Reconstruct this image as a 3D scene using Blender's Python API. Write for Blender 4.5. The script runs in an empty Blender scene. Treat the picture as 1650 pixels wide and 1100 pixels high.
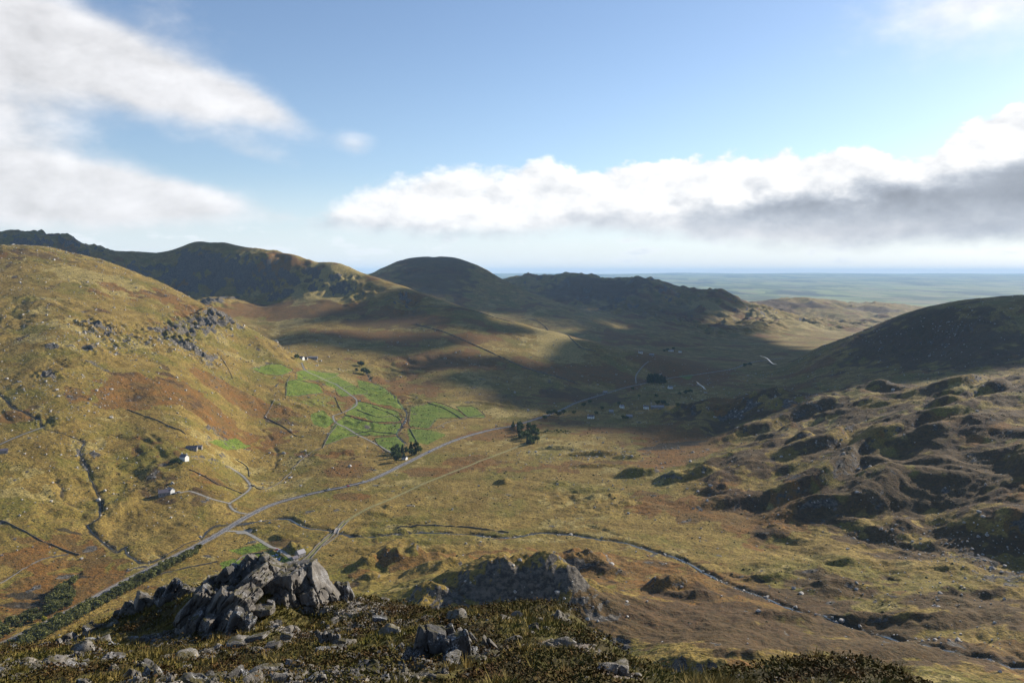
import bpy, math, random
import numpy as np
from mathutils import Vector

# ------------------------------------------------------------------ camera, sky, sun, exposure
random.seed(7); RNG = np.random.default_rng(7)
SC = bpy.context.scene
COL = SC.collection
W, H, F = 1650.0, 1100.0, 1285.0          # photograph size and focal length in its pixels
HZ, CX, ZC = 440.0, 825.0, 300.0          # horizon row, centre column, camera height over the valley floor
cam_d = bpy.data.cameras.new('camera')
cam = bpy.data.objects.new('camera', cam_d); COL.objects.link(cam)
cam.location = (0, 0, ZC); cam.rotation_euler = (math.radians(90), 0, 0)
cam_d.sensor_fit = 'HORIZONTAL'; cam_d.sensor_width = 36.0
cam_d.lens = 36.0 * F / W
cam_d.shift_y = -(H / 2 - HZ) / W
cam_d.clip_start = 0.5; cam_d.clip_end = 300000
SC.camera = cam

SUN_AZ, SUN_EL = math.radians(53), math.radians(22)       # azimuth clockwise from the view axis (+Y)
SUN = np.array([math.cos(SUN_EL) * math.sin(SUN_AZ), math.cos(SUN_EL) * math.cos(SUN_AZ), math.sin(SUN_EL)])
sun_d = bpy.data.lights.new('sun', 'SUN'); sun_d.energy = 5.0; sun_d.angle = math.radians(0.45); sun_d.color = (1.0, 0.92, 0.80)
sun = bpy.data.objects.new('sun', sun_d); COL.objects.link(sun)
sun.rotation_euler = Vector(SUN).to_track_quat('Z', 'Y').to_euler(); sun.location = (3000, 1500, 5000)

SC.view_settings.view_transform = 'Standard'; SC.view_settings.look = 'None'
SC.view_settings.exposure = 0.85; SC.view_settings.gamma = 1.0
SC.render.engine = 'CYCLES'
SC.cycles.use_denoising = True; SC.cycles.denoiser = 'OPENIMAGEDENOISE'; SC.cycles.denoising_prefilter = 'ACCURATE'; SC.cycles.denoising_input_passes = 'RGB_ALBEDO_NORMAL'
SC.cycles.max_bounces = 5; SC.cycles.diffuse_bounces = 2; SC.cycles.glossy_bounces = 2
SC.cycles.transmission_bounces = 2; SC.cycles.volume_bounces = 1; SC.cycles.transparent_max_bounces = 8
SC.cycles.use_adaptive_sampling = True; SC.cycles.adaptive_threshold = 0.006

# ------------------------------------------------------------------ node helpers
class NT:
    def __init__(s, tree): s.t = tree; s.n = tree.nodes; s.l = tree.links
    def new(s, typ, **kw):
        n = s.n.new(typ)
        for k, v in kw.items(): setattr(n, k, v)
        return n
    def put(s, sock, v):
        if v is None: return
        if isinstance(v, bpy.types.NodeSocket): s.l.new(v, sock)
        else: sock.default_value = v
    def m(s, op, a, b=None, c=None, clamp=False):
        n = s.new('ShaderNodeMath', operation=op); n.use_clamp = clamp
        s.put(n.inputs[0], a); s.put(n.inputs[1], b)
        if c is not None: s.put(n.inputs[2], c)
        return n.outputs[0]
    def vm(s, op, a, b=None, sc=None):
        n = s.new('ShaderNodeVectorMath', operation=op); s.put(n.inputs[0], a); s.put(n.inputs[1], b)
        if sc is not None: s.put(n.inputs['Scale'], sc)
        return n.outputs[0]
    def step(s, x, a, b, lo=0.0, hi=1.0):
        n = s.new('ShaderNodeMapRange'); n.interpolation_type = 'SMOOTHSTEP'; n.clamp = True
        s.put(n.inputs[0], x); s.put(n.inputs[1], a); s.put(n.inputs[2], b); s.put(n.inputs[3], lo); s.put(n.inputs[4], hi)
        return n.outputs[0]
    def noise(s, vec, scale, detail=4, rough=0.5, dist=0.0):
        n = s.new('ShaderNodeTexNoise'); s.put(n.inputs['Vector'], vec); s.put(n.inputs['Scale'], scale)
        n.inputs['Detail'].default_value = detail; n.inputs['Roughness'].default_value = rough; n.inputs['Distortion'].default_value = dist
        return n.outputs[0]
    def mix(s, f, a, b, mode='MIX'):
        n = s.new('ShaderNodeMix', data_type='RGBA', blend_type=mode); n.clamp_factor = True
        s.put(n.inputs[0], f)
        for sock, v in ((n.inputs[6], a), (n.inputs[7], b)):
            if isinstance(v, tuple) and len(v) == 3: v = v + (1.0,)
            s.put(sock, v)
        return n.outputs[2]
    def curve(s, x, pts):
        n = s.new('ShaderNodeFloatCurve'); c = n.mapping.curves[0]
        n.mapping.extend = 'HORIZONTAL'; n.mapping.use_clip = False
        while len(c.points) < len(pts): c.points.new(0.5, 0.5)
        for p, (a, b) in zip(c.points, pts): p.location = (a, b); p.handle_type = 'AUTO_CLAMPED'
        n.mapping.update(); s.put(n.inputs['Value'], x)
        return n.outputs[0]
    def sep(s, v):
        n = s.new('ShaderNodeSeparateXYZ'); s.put(n.inputs[0], v); return n.outputs
    def comb(s, x, y, z):
        n = s.new('ShaderNodeCombineXYZ'); s.put(n.inputs[0], x); s.put(n.inputs[1], y); s.put(n.inputs[2], z); return n.outputs[0]

# ------------------------------------------------------------------ world: clear autumn sky with cloud at infinity
world = bpy.data.worlds.new('World'); SC.world = world; world.use_nodes = True
wt = NT(world.node_tree); wt.n.clear()
sky = wt.new('ShaderNodeTexSky', sky_type='NISHITA'); sky.sun_disc = False
sky.sun_elevation = SUN_EL; sky.sun_rotation = SUN_AZ
sky.altitude = 600; sky.air_density = 1.0; sky.dust_density = 0.35; sky.ozone_density = 1.0
SKY_K = 0.071
D = wt.new('ShaderNodeTexCoord').outputs['Generated']
dx, dy, dz = wt.sep(D)
az = wt.m('ARCTAN2', dx, dy)
el = wt.m('ARCSINE', dz)
def ang(px, py):
    a = math.atan((px - CX) / F); return a, math.atan((HZ - py) / F * math.cos(a))
# noise fields on the sphere, squeezed vertically as clouds seen at a low angle are
Vs = wt.comb(az, wt.m('MULTIPLY', el, 1.7), 0.31)
nz_big = wt.noise(Vs, 5.0, 5, 0.55, 0.15)
nz_mid = wt.noise(Vs, 16.0, 7, 0.58, 0.1)
nz_fin = wt.noise(wt.comb(az, wt.m('MULTIPLY', el, 1.4), 1.7), 48.0, 6, 0.6)
Vsun = wt.vm('ADD', Vs, (0.020, 0.022, 0.0))
nz_sun = wt.noise(Vsun, 16.0, 5, 0.58, 0.1)
def c0(n, k): return wt.m('MULTIPLY', wt.m('SUBTRACT', n, 0.5), k)
A0, A1 = -0.8, 0.8; ELS = 0.35                              # float curves run on 0..1
azn = wt.m('DIVIDE', wt.m('SUBTRACT', az, A0), A1 - A0)
def edge(pts):
    q = []
    for px, py in pts:
        a, e = ang(px, py); q.append(((a - A0) / (A1 - A0), e / ELS))
    return wt.m('MULTIPLY', wt.curve(azn, q), ELS)
top = edge([(380, 392), (440, 372), (530, 330), (600, 290), (700, 266), (800, 262), (870, 252), (940, 270), (1000, 262), (1150, 248), (1290, 240), (1400, 242), (1470, 256), (1530, 216), (1600, 180), (1650, 158), (1750, 130), (1900, 180)])
bas = edge([(380, 378), (500, 366), (600, 374), (700, 382), (850, 382), (940, 372), (1050, 380), (1150, 390), (1260, 398), (1400, 400), (1520, 394), (1650, 392), (1900, 395)])
shd = edge([(380, 420), (800, 420), (890, 372), (940, 358), (1080, 352), (1200, 336), (1330, 318), (1430, 312), (1540, 292), (1650, 258), (1900, 250)])
bump = wt.m('ADD', c0(nz_mid, 0.055), c0(nz_fin, 0.026))
bump_b = wt.m('ADD', c0(nz_mid, 0.016), c0(nz_fin, 0.010))
up = wt.m('SUBTRACT', wt.m('ADD', top, bump), el)           # >0 below the top
dn = wt.m('SUBTRACT', el, wt.m('ADD', bas, bump_b))
soft = wt.step(azn, 0.40, 0.62, 0.026, 0.009)
bank = wt.m('MULTIPLY', wt.step(up, 0.0, soft), wt.step(dn, -0.010, 0.016))
lit = wt.step(wt.m('ADD', wt.m('SUBTRACT', el, shd), wt.m('ADD', c0(nz_mid, 0.05), c0(nz_big, 0.05))), -0.016, 0.020)
relief = wt.m('SUBTRACT', nz_mid, nz_sun)
dim_base = wt.step(dn, 0.0, 0.035, 0.0, 1.0)
lit_v = wt.m('ADD', wt.m('ADD', 0.47, wt.m('MULTIPLY', dim_base, 0.12)), wt.m('MULTIPLY', relief, 0.50))
drk_v = wt.m('ADD', wt.m('ADD', 0.28, wt.m('MULTIPLY', wt.step(dn, 0.006, 0.055, 0.20, 0.0), wt.step(azn, 0.68, 0.90, 1.0, 0.35))), wt.m('ADD', wt.m('ADD', c0(nz_mid, 0.20), c0(nz_fin, 0.05)), c0(nz_big, 0.26)))
bank_v = wt.m('ADD', wt.m('MULTIPLY', lit, lit_v), wt.m('MULTIPLY', wt.m('SUBTRACT', 1.0, lit), drk_v))
bank_c = wt.mix(wt.step(bank_v, 0.25, 0.6), (0.88, 0.96, 1.08), (1.0, 1.0, 1.0))
# thin ragged clouds: soft ellipses torn by noise
def blob(px, py, rx, ry, rot, k):
    a, e = ang(px, py); c, s_ = math.cos(rot), math.sin(rot)
    u = wt.m('SUBTRACT', az, a); v = wt.m('SUBTRACT', el, e)
    p = wt.m('ADD', wt.m('MULTIPLY', u, c * F / rx), wt.m('MULTIPLY', v, s_ * F / rx))
    q = wt.m('ADD', wt.m('MULTIPLY', u, -s_ * F / ry), wt.m('MULTIPLY', v, c * F / ry))
    r2 = wt.m('ADD', wt.m('MULTIPLY', p, p), wt.m('MULTIPLY', q, q))
    return wt.m('MULTIPLY', wt.m('EXPONENT', wt.m('MULTIPLY', r2, -1.0)), k)
def total(xs):
    r = xs[0]
    for x in xs[1:]: r = wt.m('ADD', r, x)
    return r
wisp_m = total([blob(-30, 50, 150, 88, -0.2, 0.80), blob(150, 98, 150, 54, -0.3, 0.72), blob(300, 146, 130, 46, -0.36, 0.72), blob(425, 176, 90, 25, -0.42, 0.62),
                blob(-60, 310, 230, 44, -0.05, 1.0), blob(140, 308, 170, 40, -0.15, 0.80), blob(300, 320, 110, 24, -0.12, 0.55), blob(573, 232, 34, 24, 0, 0.50),
                blob(420, 250, 80, 20, -0.2, 0.34), blob(470, 354, 60, 14, -0.1, 0.38), blob(0, 200, 110, 50, 0, 0.30), blob(290, 20, 120, 40, -0.4, 0.22),
                blob(1590, -6, 190, 40, 0.1, 0.48), blob(1900, -60, 300, 120, 0.2, 0.6), blob(-600, 100, 400, 200, 0, 0.7)])
wisp = wt.step(wt.m('ADD', wisp_m, wt.m('ADD', c0(nz_big, 0.75), wt.m('ADD', c0(nz_mid, 0.55), c0(nz_fin, 0.16)))), 0.20, 0.98)
wisp = wt.m('MULTIPLY', wisp, 0.93)
wisp_v = wt.m('ADD', wt.m('ADD', 0.50, wt.m('MULTIPLY', relief, 0.26)), wt.step(az, -0.60, 0.0, -0.02, 0.08))
wisp_v = wt.m('ADD', wisp_v, c0(nz_big, 0.20))
# small far cumulus low over the horizon
Vh = wt.comb(wt.m('MULTIPLY', az, 1.0), wt.m('MULTIPLY', el, 3.2), 5.0)
nh = wt.noise(Vh, 17.0, 6, 0.55)
low = wt.m('MULTIPLY', wt.step(nh, 0.52, 0.66), wt.m('MULTIPLY', wt.step(el, 0.008, 0.016), wt.step(el, 0.040, 0.075, 1.0, 0.0)))
low = wt.m('MULTIPLY', low, 0.65)
skyc = wt.vm('SCALE', sky.outputs[0], None, SKY_K)
skyc = wt.vm('MULTIPLY', skyc, wt.mix(wt.step(el, -0.02, 0.22), (0.92, 0.98, 1.14), (1.05, 1.08, 1.17)))
skyc = wt.mix(wt.step(el, -0.01, 0.13, 0.75, 0.0), skyc, (0.50, 0.545, 0.60))
low_c = wt.mix(wt.step(nh, 0.55, 0.75), (0.60, 0.61, 0.62), (0.44, 0.48, 0.53))
c = wt.mix(low, skyc, low_c)
wv = wt.comb(wisp_v, wt.m('MULTIPLY', wisp_v, 0.99), wt.m('MULTIPLY', wisp_v, 1.0))
c = wt.mix(wisp, c, wv)
c = wt.mix(bank, c, wt.vm('MULTIPLY', wt.comb(bank_v, bank_v, bank_v), bank_c))
bg = wt.new('ShaderNodeBackground'); wt.put(bg.inputs[0], c); bg.inputs[1].default_value = 1.0
wo = wt.new('ShaderNodeOutputWorld'); wt.l.new(bg.outputs[0], wo.inputs[0])
world.cycles.sampling_method = 'MANUAL'; world.cycles.sample_map_resolution = 512

# ------------------------------------------------------------------ tagging and mesh helpers
def tag(o, label=None, cat=None, group=None, kind=None):
    if label: o['label'] = label
    if cat: o['category'] = cat
    if group: o['group'] = group
    if kind: o['kind'] = kind
    return o
def mesh_np(name, verts, faces, smooth=True, mat=None, normals=None):
    """faces: (n,3) or (n,4) int array"""
    me = bpy.data.meshes.new(name)
    v = np.ascontiguousarray(verts, dtype=np.float32); f = np.ascontiguousarray(faces, dtype=np.int32)
    k = f.shape[1]
    me.vertices.add(len(v)); me.vertices.foreach_set('co', v.ravel())
    me.loops.add(f.size); me.loops.foreach_set('vertex_index', f.ravel())
    me.polygons.add(len(f)); me.polygons.foreach_set('loop_start', np.arange(len(f), dtype=np.int32) * k)
    me.update(calc_edges=True)
    me.polygons.foreach_set('use_smooth', np.full(len(f), smooth, dtype=bool))
    if normals is not None: me.normals_split_custom_set_from_vertices(np.ascontiguousarray(normals, dtype=np.float32))
    if mat: me.materials.append(mat)
    return me
def link(name, me, parent=None, loc=None):
    o = bpy.data.objects.new(name, me); COL.objects.link(o)
    if parent is not None: o.parent = parent
    if loc is not None: o.location = loc
    return o
def attr(me, name, data):
    a = me.attributes.new(name, 'FLOAT_COLOR', 'POINT'); a.data.foreach_set('color', np.ascontiguousarray(data, dtype=np.float32).ravel())
def material(name, rough=0.9, spec=0.2):
    m = bpy.data.materials.new(name); m.use_nodes = True; t = NT(m.node_tree)
    b = next(n for n in t.n if n.type == 'BSDF_PRINCIPLED')
    b.inputs['Roughness'].default_value = rough; b.inputs['Specular IOR Level'].default_value = spec
    return m, t, b

# ------------------------------------------------------------------ noise
_gt = np.stack([np.cos(np.arange(256) * 2 * np.pi / 256), np.sin(np.arange(256) * 2 * np.pi / 256)], -1).astype(np.float32)
def _hash(ix, iy, seed):
    h = (ix.astype(np.uint32) * np.uint32(374761393) + iy.astype(np.uint32) * np.uint32(668265263) + np.uint32(seed * 2246822519 & 0xffffffff))
    h = (h ^ (h >> np.uint32(13))) * np.uint32(1274126177)
    h = (h ^ (h >> np.uint32(16))) * np.uint32(2654435769)
    return h ^ (h >> np.uint32(15))
def pn(x, y, seed=0):
    x = np.asarray(x, np.float64); y = np.asarray(y, np.float64)
    fx = np.floor(x); fy = np.floor(y); ix = fx.astype(np.int64); iy = fy.astype(np.int64)
    dx = (x - fx).astype(np.float32); dy = (y - fy).astype(np.float32)
    def g(ox, oy):
        v = _gt[_hash(ix + ox, iy + oy, seed) & np.uint32(255)]
        return v[..., 0] * (dx - ox) + v[..., 1] * (dy - oy)
    sx = dx * dx * dx * (dx * (dx * 6 - 15) + 10); sy = dy * dy * dy * (dy * (dy * 6 - 15) + 10)
    a = g(0, 0); b = g(1, 0); c_ = g(0, 1); d = g(1, 1)
    a = a + sx * (b - a); c_ = c_ + sx * (d - c_)
    return (a + sy * (c_ - a)) * 1.5                        # about -1..1
def fbm(x, y, wl, octaves, gain=0.5, seed=0, cell=None, mode=0):
    """mode 0 plain, 1 billow (round tops), 2 ridged; wl = first wavelength; cell fades octaves the mesh cannot carry"""
    r = np.zeros(np.shape(x), np.float32); a = 1.0
    for i in range(octaves):
        n = pn(x / wl + 17.3 * i, y / wl - 9.1 * i, seed + i * 7)
        if mode == 1: n = np.abs(n) * 2 - 0.55
        elif mode == 2: n = 0.6 - np.abs(n) * 2
        if cell is not None: n = n * np.clip(wl / (2.2 * cell) - 0.6, 0, 1)
        r += a * n; a *= gain; wl = wl * 0.5
    return r
def sstep(x, a, b):
    t = np.clip((x - a) / (b - a), 0, 1); return t * t * (3 - 2 * t)
# ------------------------------------------------------------------ terrain: survey points
# S: column and row in the photograph with the distance at which that ground lies;  Zp: column, distance, height
PTS = []
def S(tag_, *pts):
    for px, py, Y in pts: PTS.append(((px - CX) / F, Y, ZC + (HZ - py) * Y / F, tag_))
def Zp(tag_, *pts):
    for px, Y, z in pts: PTS.append(((px - CX) / F, Y, z, tag_))
# valley floor
Zp('floor', (0, 640, 6), (0, 760, 6), (-200, 700, 8), (150, 720, 4), (250, 800, 3), (120, 840, 6), (350, 900, 2), (330, 790, 3), (450, 820, 2), (450, 900, 2), (560, 800, 8), (600, 900, 3), (750, 880, 4),
   (900, 880, 6), (1000, 890, 9), (480, 1000, 3), (620, 1000, 3), (780, 1000, 4), (950, 1000, 6), (1080, 1030, 9), (1190, 920, 8), (1100, 920, 8),
   (560, 1200, 4), (700, 1200, 3), (850, 1200, 4), (1000, 1200, 6), (1100, 1330, 10), (700, 1450, 4), (850, 1450, 2), (980, 1450, 4), (640, 1600, 6), (760, 1620, 2), (880, 1620, 0), (1000, 1620, 0),
   (850, 1850, 0), (960, 1850, -4), (1070, 1850, -5), (1150, 1900, -6), (960, 2150, -3), (1060, 2150, -8), (1160, 2150, -10), (1230, 2200, -11), (1080, 2450, -10), (1180, 2500, -16), (1240, 2500, -16),
   (1140, 2900, -22), (1220, 2900, -26), (1270, 3000, -28), (1180, 3500, -34), (1280, 3600, -40), (1240, 4200, -48), (1330, 4300, -54), (1340, 5000, -66), (1420, 5200, -74), (1500, 5500, -80))
# left hillside and its crest
S('left_hill', (0, 727, 1030), (-100, 740, 1000), (0, 640, 1183), (0, 560, 1370), (0, 480, 1628), (0, 430, 1830), (0, 396, 2030), (-150, 640, 1130), (-150, 480, 1550), (-150, 380, 1980), (-400, 600, 1100), (-400, 420, 1600), (-400, 330, 2000),
  (100, 770, 1000), (100, 680, 1130), (100, 600, 1290), (100, 520, 1510), (100, 455, 1800), (70, 397, 2120),
  (200, 785, 1015), (200, 700, 1150), (200, 640, 1275), (200, 540, 1553), (200, 476, 1840), (150, 417, 2150), (200, 432, 2140),
  (300, 740, 1100), (300, 680, 1230), (300, 600, 1480), (300, 540, 1730), (300, 500, 1920), (250, 453, 2130), (290, 469, 2080), (335, 493, 2030), (310, 481, 2050), (360, 507, 2010),
  (272, 797, 1000), (400, 760, 1190), (400, 700, 1374), (400, 640, 1560), (400, 600, 1703), (400, 560, 1880), (380, 519, 1990), (410, 535, 1985), (440, 550, 1990), (480, 573, 2050),
  (500, 700, 1420), (500, 650, 1620), (500, 610, 1830), (490, 580, 2080))
Zp('left_hill', (200, 2450, 262), (100, 2500, 315), (0, 2350, 350), (290, 2330, 195), (340, 2280, 155), (400, 2230, 110), (440, 2200, 92))
# fields and cwm floor
S('fields', (600, 690, 1500), (600, 655, 1680), (600, 620, 1927), (600, 590, 2159), (530, 585, 2120), (560, 560, 2330))
S('cwm', (600, 560, 2350), (600, 530, 2600), (600, 500, 2800), (500, 545, 2400), (450, 540, 2500), (450, 510, 2800), (450, 488, 3010), (520, 510, 2760), (520, 485, 2960), (380, 500, 2850), (380, 480, 3080), (330, 478, 3050), (600, 485, 2920))
# dark cliffs and their crest
S('cliff', (250, 450, 3380), (300, 466, 3350), (350, 470, 3300), (400, 471, 3240), (450, 472, 3180), (520, 472, 3100), (590, 474, 3020), (650, 488, 2900))
S('cliff_top', (200, 408, 3540), (230, 407, 3560), (270, 407, 3560), (300, 394, 3550), (320, 391, 3540), (350, 391, 3520), (380, 395, 3490), (420, 400, 3450), (470, 409, 3390), (520, 420, 3310), (560, 431, 3240), (600, 446, 3160))
S('cliff', (320, 402, 3510), (380, 412, 3440), (440, 422, 3370), (500, 434, 3290), (560, 447, 3200), (290, 420, 3500))
S('cliff_top', (270, 409, 3690), (300, 399, 3670), (340, 396, 3650), (380, 400, 3620), (420, 405, 3580), (470, 414, 3520), (520, 425, 3430))
S('far_ridge', (205, 408, 3500), (180, 407, 3480), (140, 397, 3480), (110, 387, 3500), (60, 382, 3560), (0, 383, 3620), (-100, 370, 3700), (-300, 350, 3800))
Zp('far_ridge', (0, 3150, 300), (110, 3100, 290), (180, 3120, 270), (-150, 3250, 330))
Zp('far_ridge', (0, 4300, 330), (110, 4300, 320), (200, 4400, 250), (-200, 4500, 340))
Zp('cliff_top', (300, 3850, 405), (350, 3850, 430), (420, 3800, 408), (500, 3700, 345), (560, 3600, 290), (600, 3500, 240), (300, 4300, 330), (420, 4300, 330), (540, 4200, 250), (420, 5200, 220), (300, 5200, 220))
# long spur falling to the valley
S('spur', (650, 462, 3070), (700, 479, 2990), (760, 497, 2910), (830, 517, 2830), (900, 535, 2750), (960, 550, 2690), (1020, 565, 2630), (1080, 579, 2590),
  (700, 540, 2480), (700, 600, 2088), (700, 640, 1831), (700, 505, 2780), (800, 560, 2400), (800, 530, 2640), (800, 610, 2080), (800, 650, 1805), (900, 570, 2450), (900, 610, 2130), (900, 650, 1842), (980, 590, 2370), (650, 520, 2680), (650, 600, 2130))
Zp('spur', (640, 3550, 180), (700, 3450, 120), (760, 3350, 84), (830, 3250, 50), (900, 3150, 22), (980, 3050, 0), (1050, 2980, -14))
# round hill
S('round_hill', (605, 440, 4600), (640, 421, 4800), (670, 414, 4900), (705, 412, 4950), (735, 415, 4950), (760, 423, 4920), (785, 436, 4850), (820, 456, 4750), (870, 478, 4600), (930, 497, 4400), (1000, 515, 4200), (1090, 533, 4000),
  (700, 452, 4400), (780, 470, 4350), (850, 500, 4050), (950, 530, 3700), (640, 446, 4450), (1050, 545, 3700))
Zp('round_hill', (590, 5300, 180), (650, 5700, 230), (705, 5800, 280), (760, 5700, 220), (830, 5500, 120), (900, 5300, 70))
# craggy ridge
S('craggy_ridge', (815, 454, 6400), (835, 447, 6400), (850, 443, 6400), (880, 445, 6350), (910, 439, 6300), (935, 438, 6250), (955, 448, 6200), (1000, 453, 6100), (1040, 450, 6000), (1065, 456, 5950), (1085, 466, 5900), (1110, 471, 5900), (1140, 466, 5900), (1165, 468, 5900), (1190, 482, 5850), (1230, 494, 5900),
  (930, 466, 5800), (1000, 482, 5500), (880, 470, 5800), (1000, 505, 4900), (1090, 495, 5400), (1100, 525, 4550), (1180, 508, 5300), (1200, 525, 4850), (1290, 512, 5700), (1340, 525, 5500))
Zp('craggy_ridge', (830, 7400, 90), (930, 7400, 130), (1050, 7100, 70), (1150, 6900, 0), (1250, 6900, -60))
# low wooded hills and the far plain
S('low_hills', (1235, 488, 7400), (1275, 480, 7600), (1310, 480, 7700), (1340, 484, 7800), (1375, 491, 7900), (1420, 486, 8400), (1460, 492, 8600), (1300, 505, 7000), (1380, 507, 7000), (1440, 512, 7000), (1540, 498, 9000), (1480, 515, 6800))
Zp('low_hills', (1280, 9500, -150), (1400, 10200, -170), (1600, 8200, -130), (1750, 7000, -90), (1600, 6200, -90))
for px in range(-300, 2101, 200):
    Zp('plain', (px, 12500, -185), (px, 16500, -175), (px, 24000, -75), (px, 33000, 50), (px, 42000, 150), (px, 52000, 235), (px, 64000, 200))
for px in range(-300, 800, 200): Zp('plain', (px, 7500, 60), (px, 9500, -80))
Zp('plain', (1900, 9500, -140), (2100, 7000, -60))
# dark hill on the right
S('right_hill', (1650, 482, 2300), (1600, 484, 2350), (1550, 488, 2400), (1500, 497, 2450), (1450, 511, 2500), (1400, 530, 2550), (1360, 545, 2580), (1320, 561, 2600), (1295, 578, 2560), (1280, 592, 2480), (1268, 607, 2360), (1800, 472, 2200), (2000, 452, 2100), (2200, 430, 2000),
  (1650, 540, 2080), (1650, 585, 1850), (1500, 550, 2220), (1500, 592, 1950), (1400, 580, 2200), (1350, 601, 2120), (1310, 612, 2120), (1420, 612, 1850), (1900, 560, 1900))
Zp('right_hill', (1650, 3100, 120), (1500, 3200, 70), (1400, 3200, 10), (1340, 3150, -25), (1800, 3100, 150), (2100, 3000, 150), (1650, 4300, -20), (1900, 4300, 20), (1650, 1600, 92), (1500, 1650, 68), (1350, 1750, 34), (1250, 1850, 6))
# knobbly moor in front of it
S('right_moor', (1650, 611, 1300), (1560, 616, 1350), (1500, 619, 1390), (1400, 624, 1450), (1330, 628, 1500), (1260, 631, 1560), (1200, 638, 1610), (1150, 646, 1650), (1095, 657, 1690), (1800, 600, 1250), (2050, 585, 1200),
  (1180, 668, 1560), (1260, 662, 1460), (1330, 655, 1420), (1200, 690, 1425), (1300, 682, 1350), (1400, 660, 1330), (1500, 650, 1250), (1650, 650, 1140),
  (1650, 700, 1020), (1500, 700, 1080), (1400, 700, 1150), (1300, 720, 1150), (1200, 735, 1140), (1165, 762, 1085), (1300, 760, 1050), (1400, 770, 1000), (1500, 770, 960), (1650, 770, 900), (1550, 805, 900), (1650, 830, 835), (1800, 780, 850), (2000, 800, 800),
  (1290, 800, 985), (1400, 825, 915), (1500, 850, 870))
Zp('right_moor', (1230, 1000, 11), (1275, 930, 11), (1400, 870, 20), (1500, 840, 22), (1650, 780, 27), (1850, 740, 34))
# beck and the near flank
S('beck', (1050, 884, 830), (1130, 915, 765), (1190, 944, 700), (1270, 975, 645), (1350, 1000, 603), (1430, 1022, 567), (1500, 1038, 542), (1580, 1055, 515), (1650, 1072, 490))
Zp('flank', (1250, 790, 18), (1350, 760, 25), (1500, 720, 29), (1650, 690, 34), (1500, 620, 42), (1650, 580, 50))
S('flank', (1300, 1000, 590), (1200, 985, 600), (1100, 950, 680), (1000, 925, 740), (1300, 1085, 440), (1500, 1092, 440), (1650, 1120, 420), (1100, 1050, 460), (1010, 1000, 545), (1200, 1060, 450))
S('knoll', (840, 894, 605), (880, 893, 610), (905, 900, 610), (790, 905, 600), (750, 925, 590), (930, 925, 590), (955, 947, 580), (985, 967, 565), (700, 945, 590), (670, 958, 585), (760, 1010, 545), (840, 1010, 555), (920, 1000, 555), (690, 1000, 540), (980, 1000, 540))
Zp('flank', (600, 600, 50), (640, 690, 30), (740, 700, 36), (850, 720, 30), (560, 720, 20), (480, 640, 28), (950, 720, 26), (930, 660, 38))
for px in (500, 800, 1100, 1400, 1700, 2000): Zp('flank', (px, 60, 232), (px, 120, 186), (px, 200, 152), (px, 300, 116), (px, 380, 92))
for px in (-300, 0, 250): Zp('flank', (px, 60, 232), (px, 120, 176), (px, 200, 122), (px, 300, 70), (px, 450, 22))

P_uv = np.array([(p[0], 0.42 * math.log(p[1])) for p in PTS]); P_z = np.array([p[2] for p in PTS])
TAGS = sorted(set(p[3] for p in PTS)); P_t = np.array([TAGS.index(p[3]) for p in PTS])
def kern(r2): return np.sqrt(r2 + 0.02 ** 2)
def rbf_fit(uv, z, lam=1e-3):
    n = len(uv); d2 = ((uv[:, None] - uv[None]) ** 2).sum(-1)
    A = np.zeros((n + 3, n + 3)); A[:n, :n] = -kern(d2) + 0 * lam; A[np.arange(n), np.arange(n)] += lam
    Pm = np.c_[np.ones(n), uv]; A[:n, n:] = Pm; A[n:, :n] = Pm.T
    w = np.linalg.solve(A, np.r_[z, 0, 0, 0]); return w
def rbf_eval(w, uv, q):
    n = len(uv); out = np.empty(len(q)); q32 = q.astype(np.float32); u32 = uv.astype(np.float32); w32 = w.astype(np.float32)
    for i in range(0, len(q), 4000):
        c_ = q32[i:i + 4000]; d2 = (c_[:, :1] - u32[:, 0]) ** 2; d2 += (c_[:, 1:] - u32[:, 1]) ** 2
        out[i:i + 4000] = -np.sqrt(d2 + np.float32(0.0004)) @ w32[:n] + w[n] + q[i:i + 4000] @ w[n + 1:]
    return out
WZ = rbf_fit(P_uv, P_z)
# coarse lattice in (bearing, log distance)
LU = np.linspace(-0.98, 1.12, 250)
LV = np.log(np.concatenate([np.geomspace(a, b, n, endpoint=False) for a, b, n in ((55, 400, 22), (400, 1200, 105), (1200, 2800, 115), (2800, 4300, 110), (4300, 7000, 65), (7000, 66000, 40))]))
gu, gv = np.meshgrid(LU, LV); q = np.c_[gu.ravel(), 0.42 * gv.ravel()]
L_z = rbf_eval(WZ, P_uv, q).reshape(gu.shape)
ROUGH = dict(floor=0.10, left_hill=0.34, fields=0.10, cwm=0.2, cliff=0.9, cliff_top=0.12, far_ridge=0.9, spur=0.12, round_hill=0.34, craggy_ridge=0.85, low_hills=0.9, plain=0.3, right_hill=0.42, right_moor=0.6, beck=0.2, flank=0.55, knoll=0.9)
KNOB = dict(right_moor=1.0, low_hills=0.5, craggy_ridge=0.5, flank=0.12, knoll=0.2, right_hill=0.05)
t_r = np.array([ROUGH[t] for t in TAGS])[P_t]; t_k = np.array([KNOB.get(t, 0) for t in TAGS])[P_t]
L_r = np.empty(len(q)); L_k = np.empty(len(q)); L_tag = np.empty(len(q), int)
q32 = q.astype(np.float32); u32 = P_uv.astype(np.float32); rk_ = np.c_[t_r, t_k, np.ones(len(t_r))].astype(np.float32)
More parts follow.
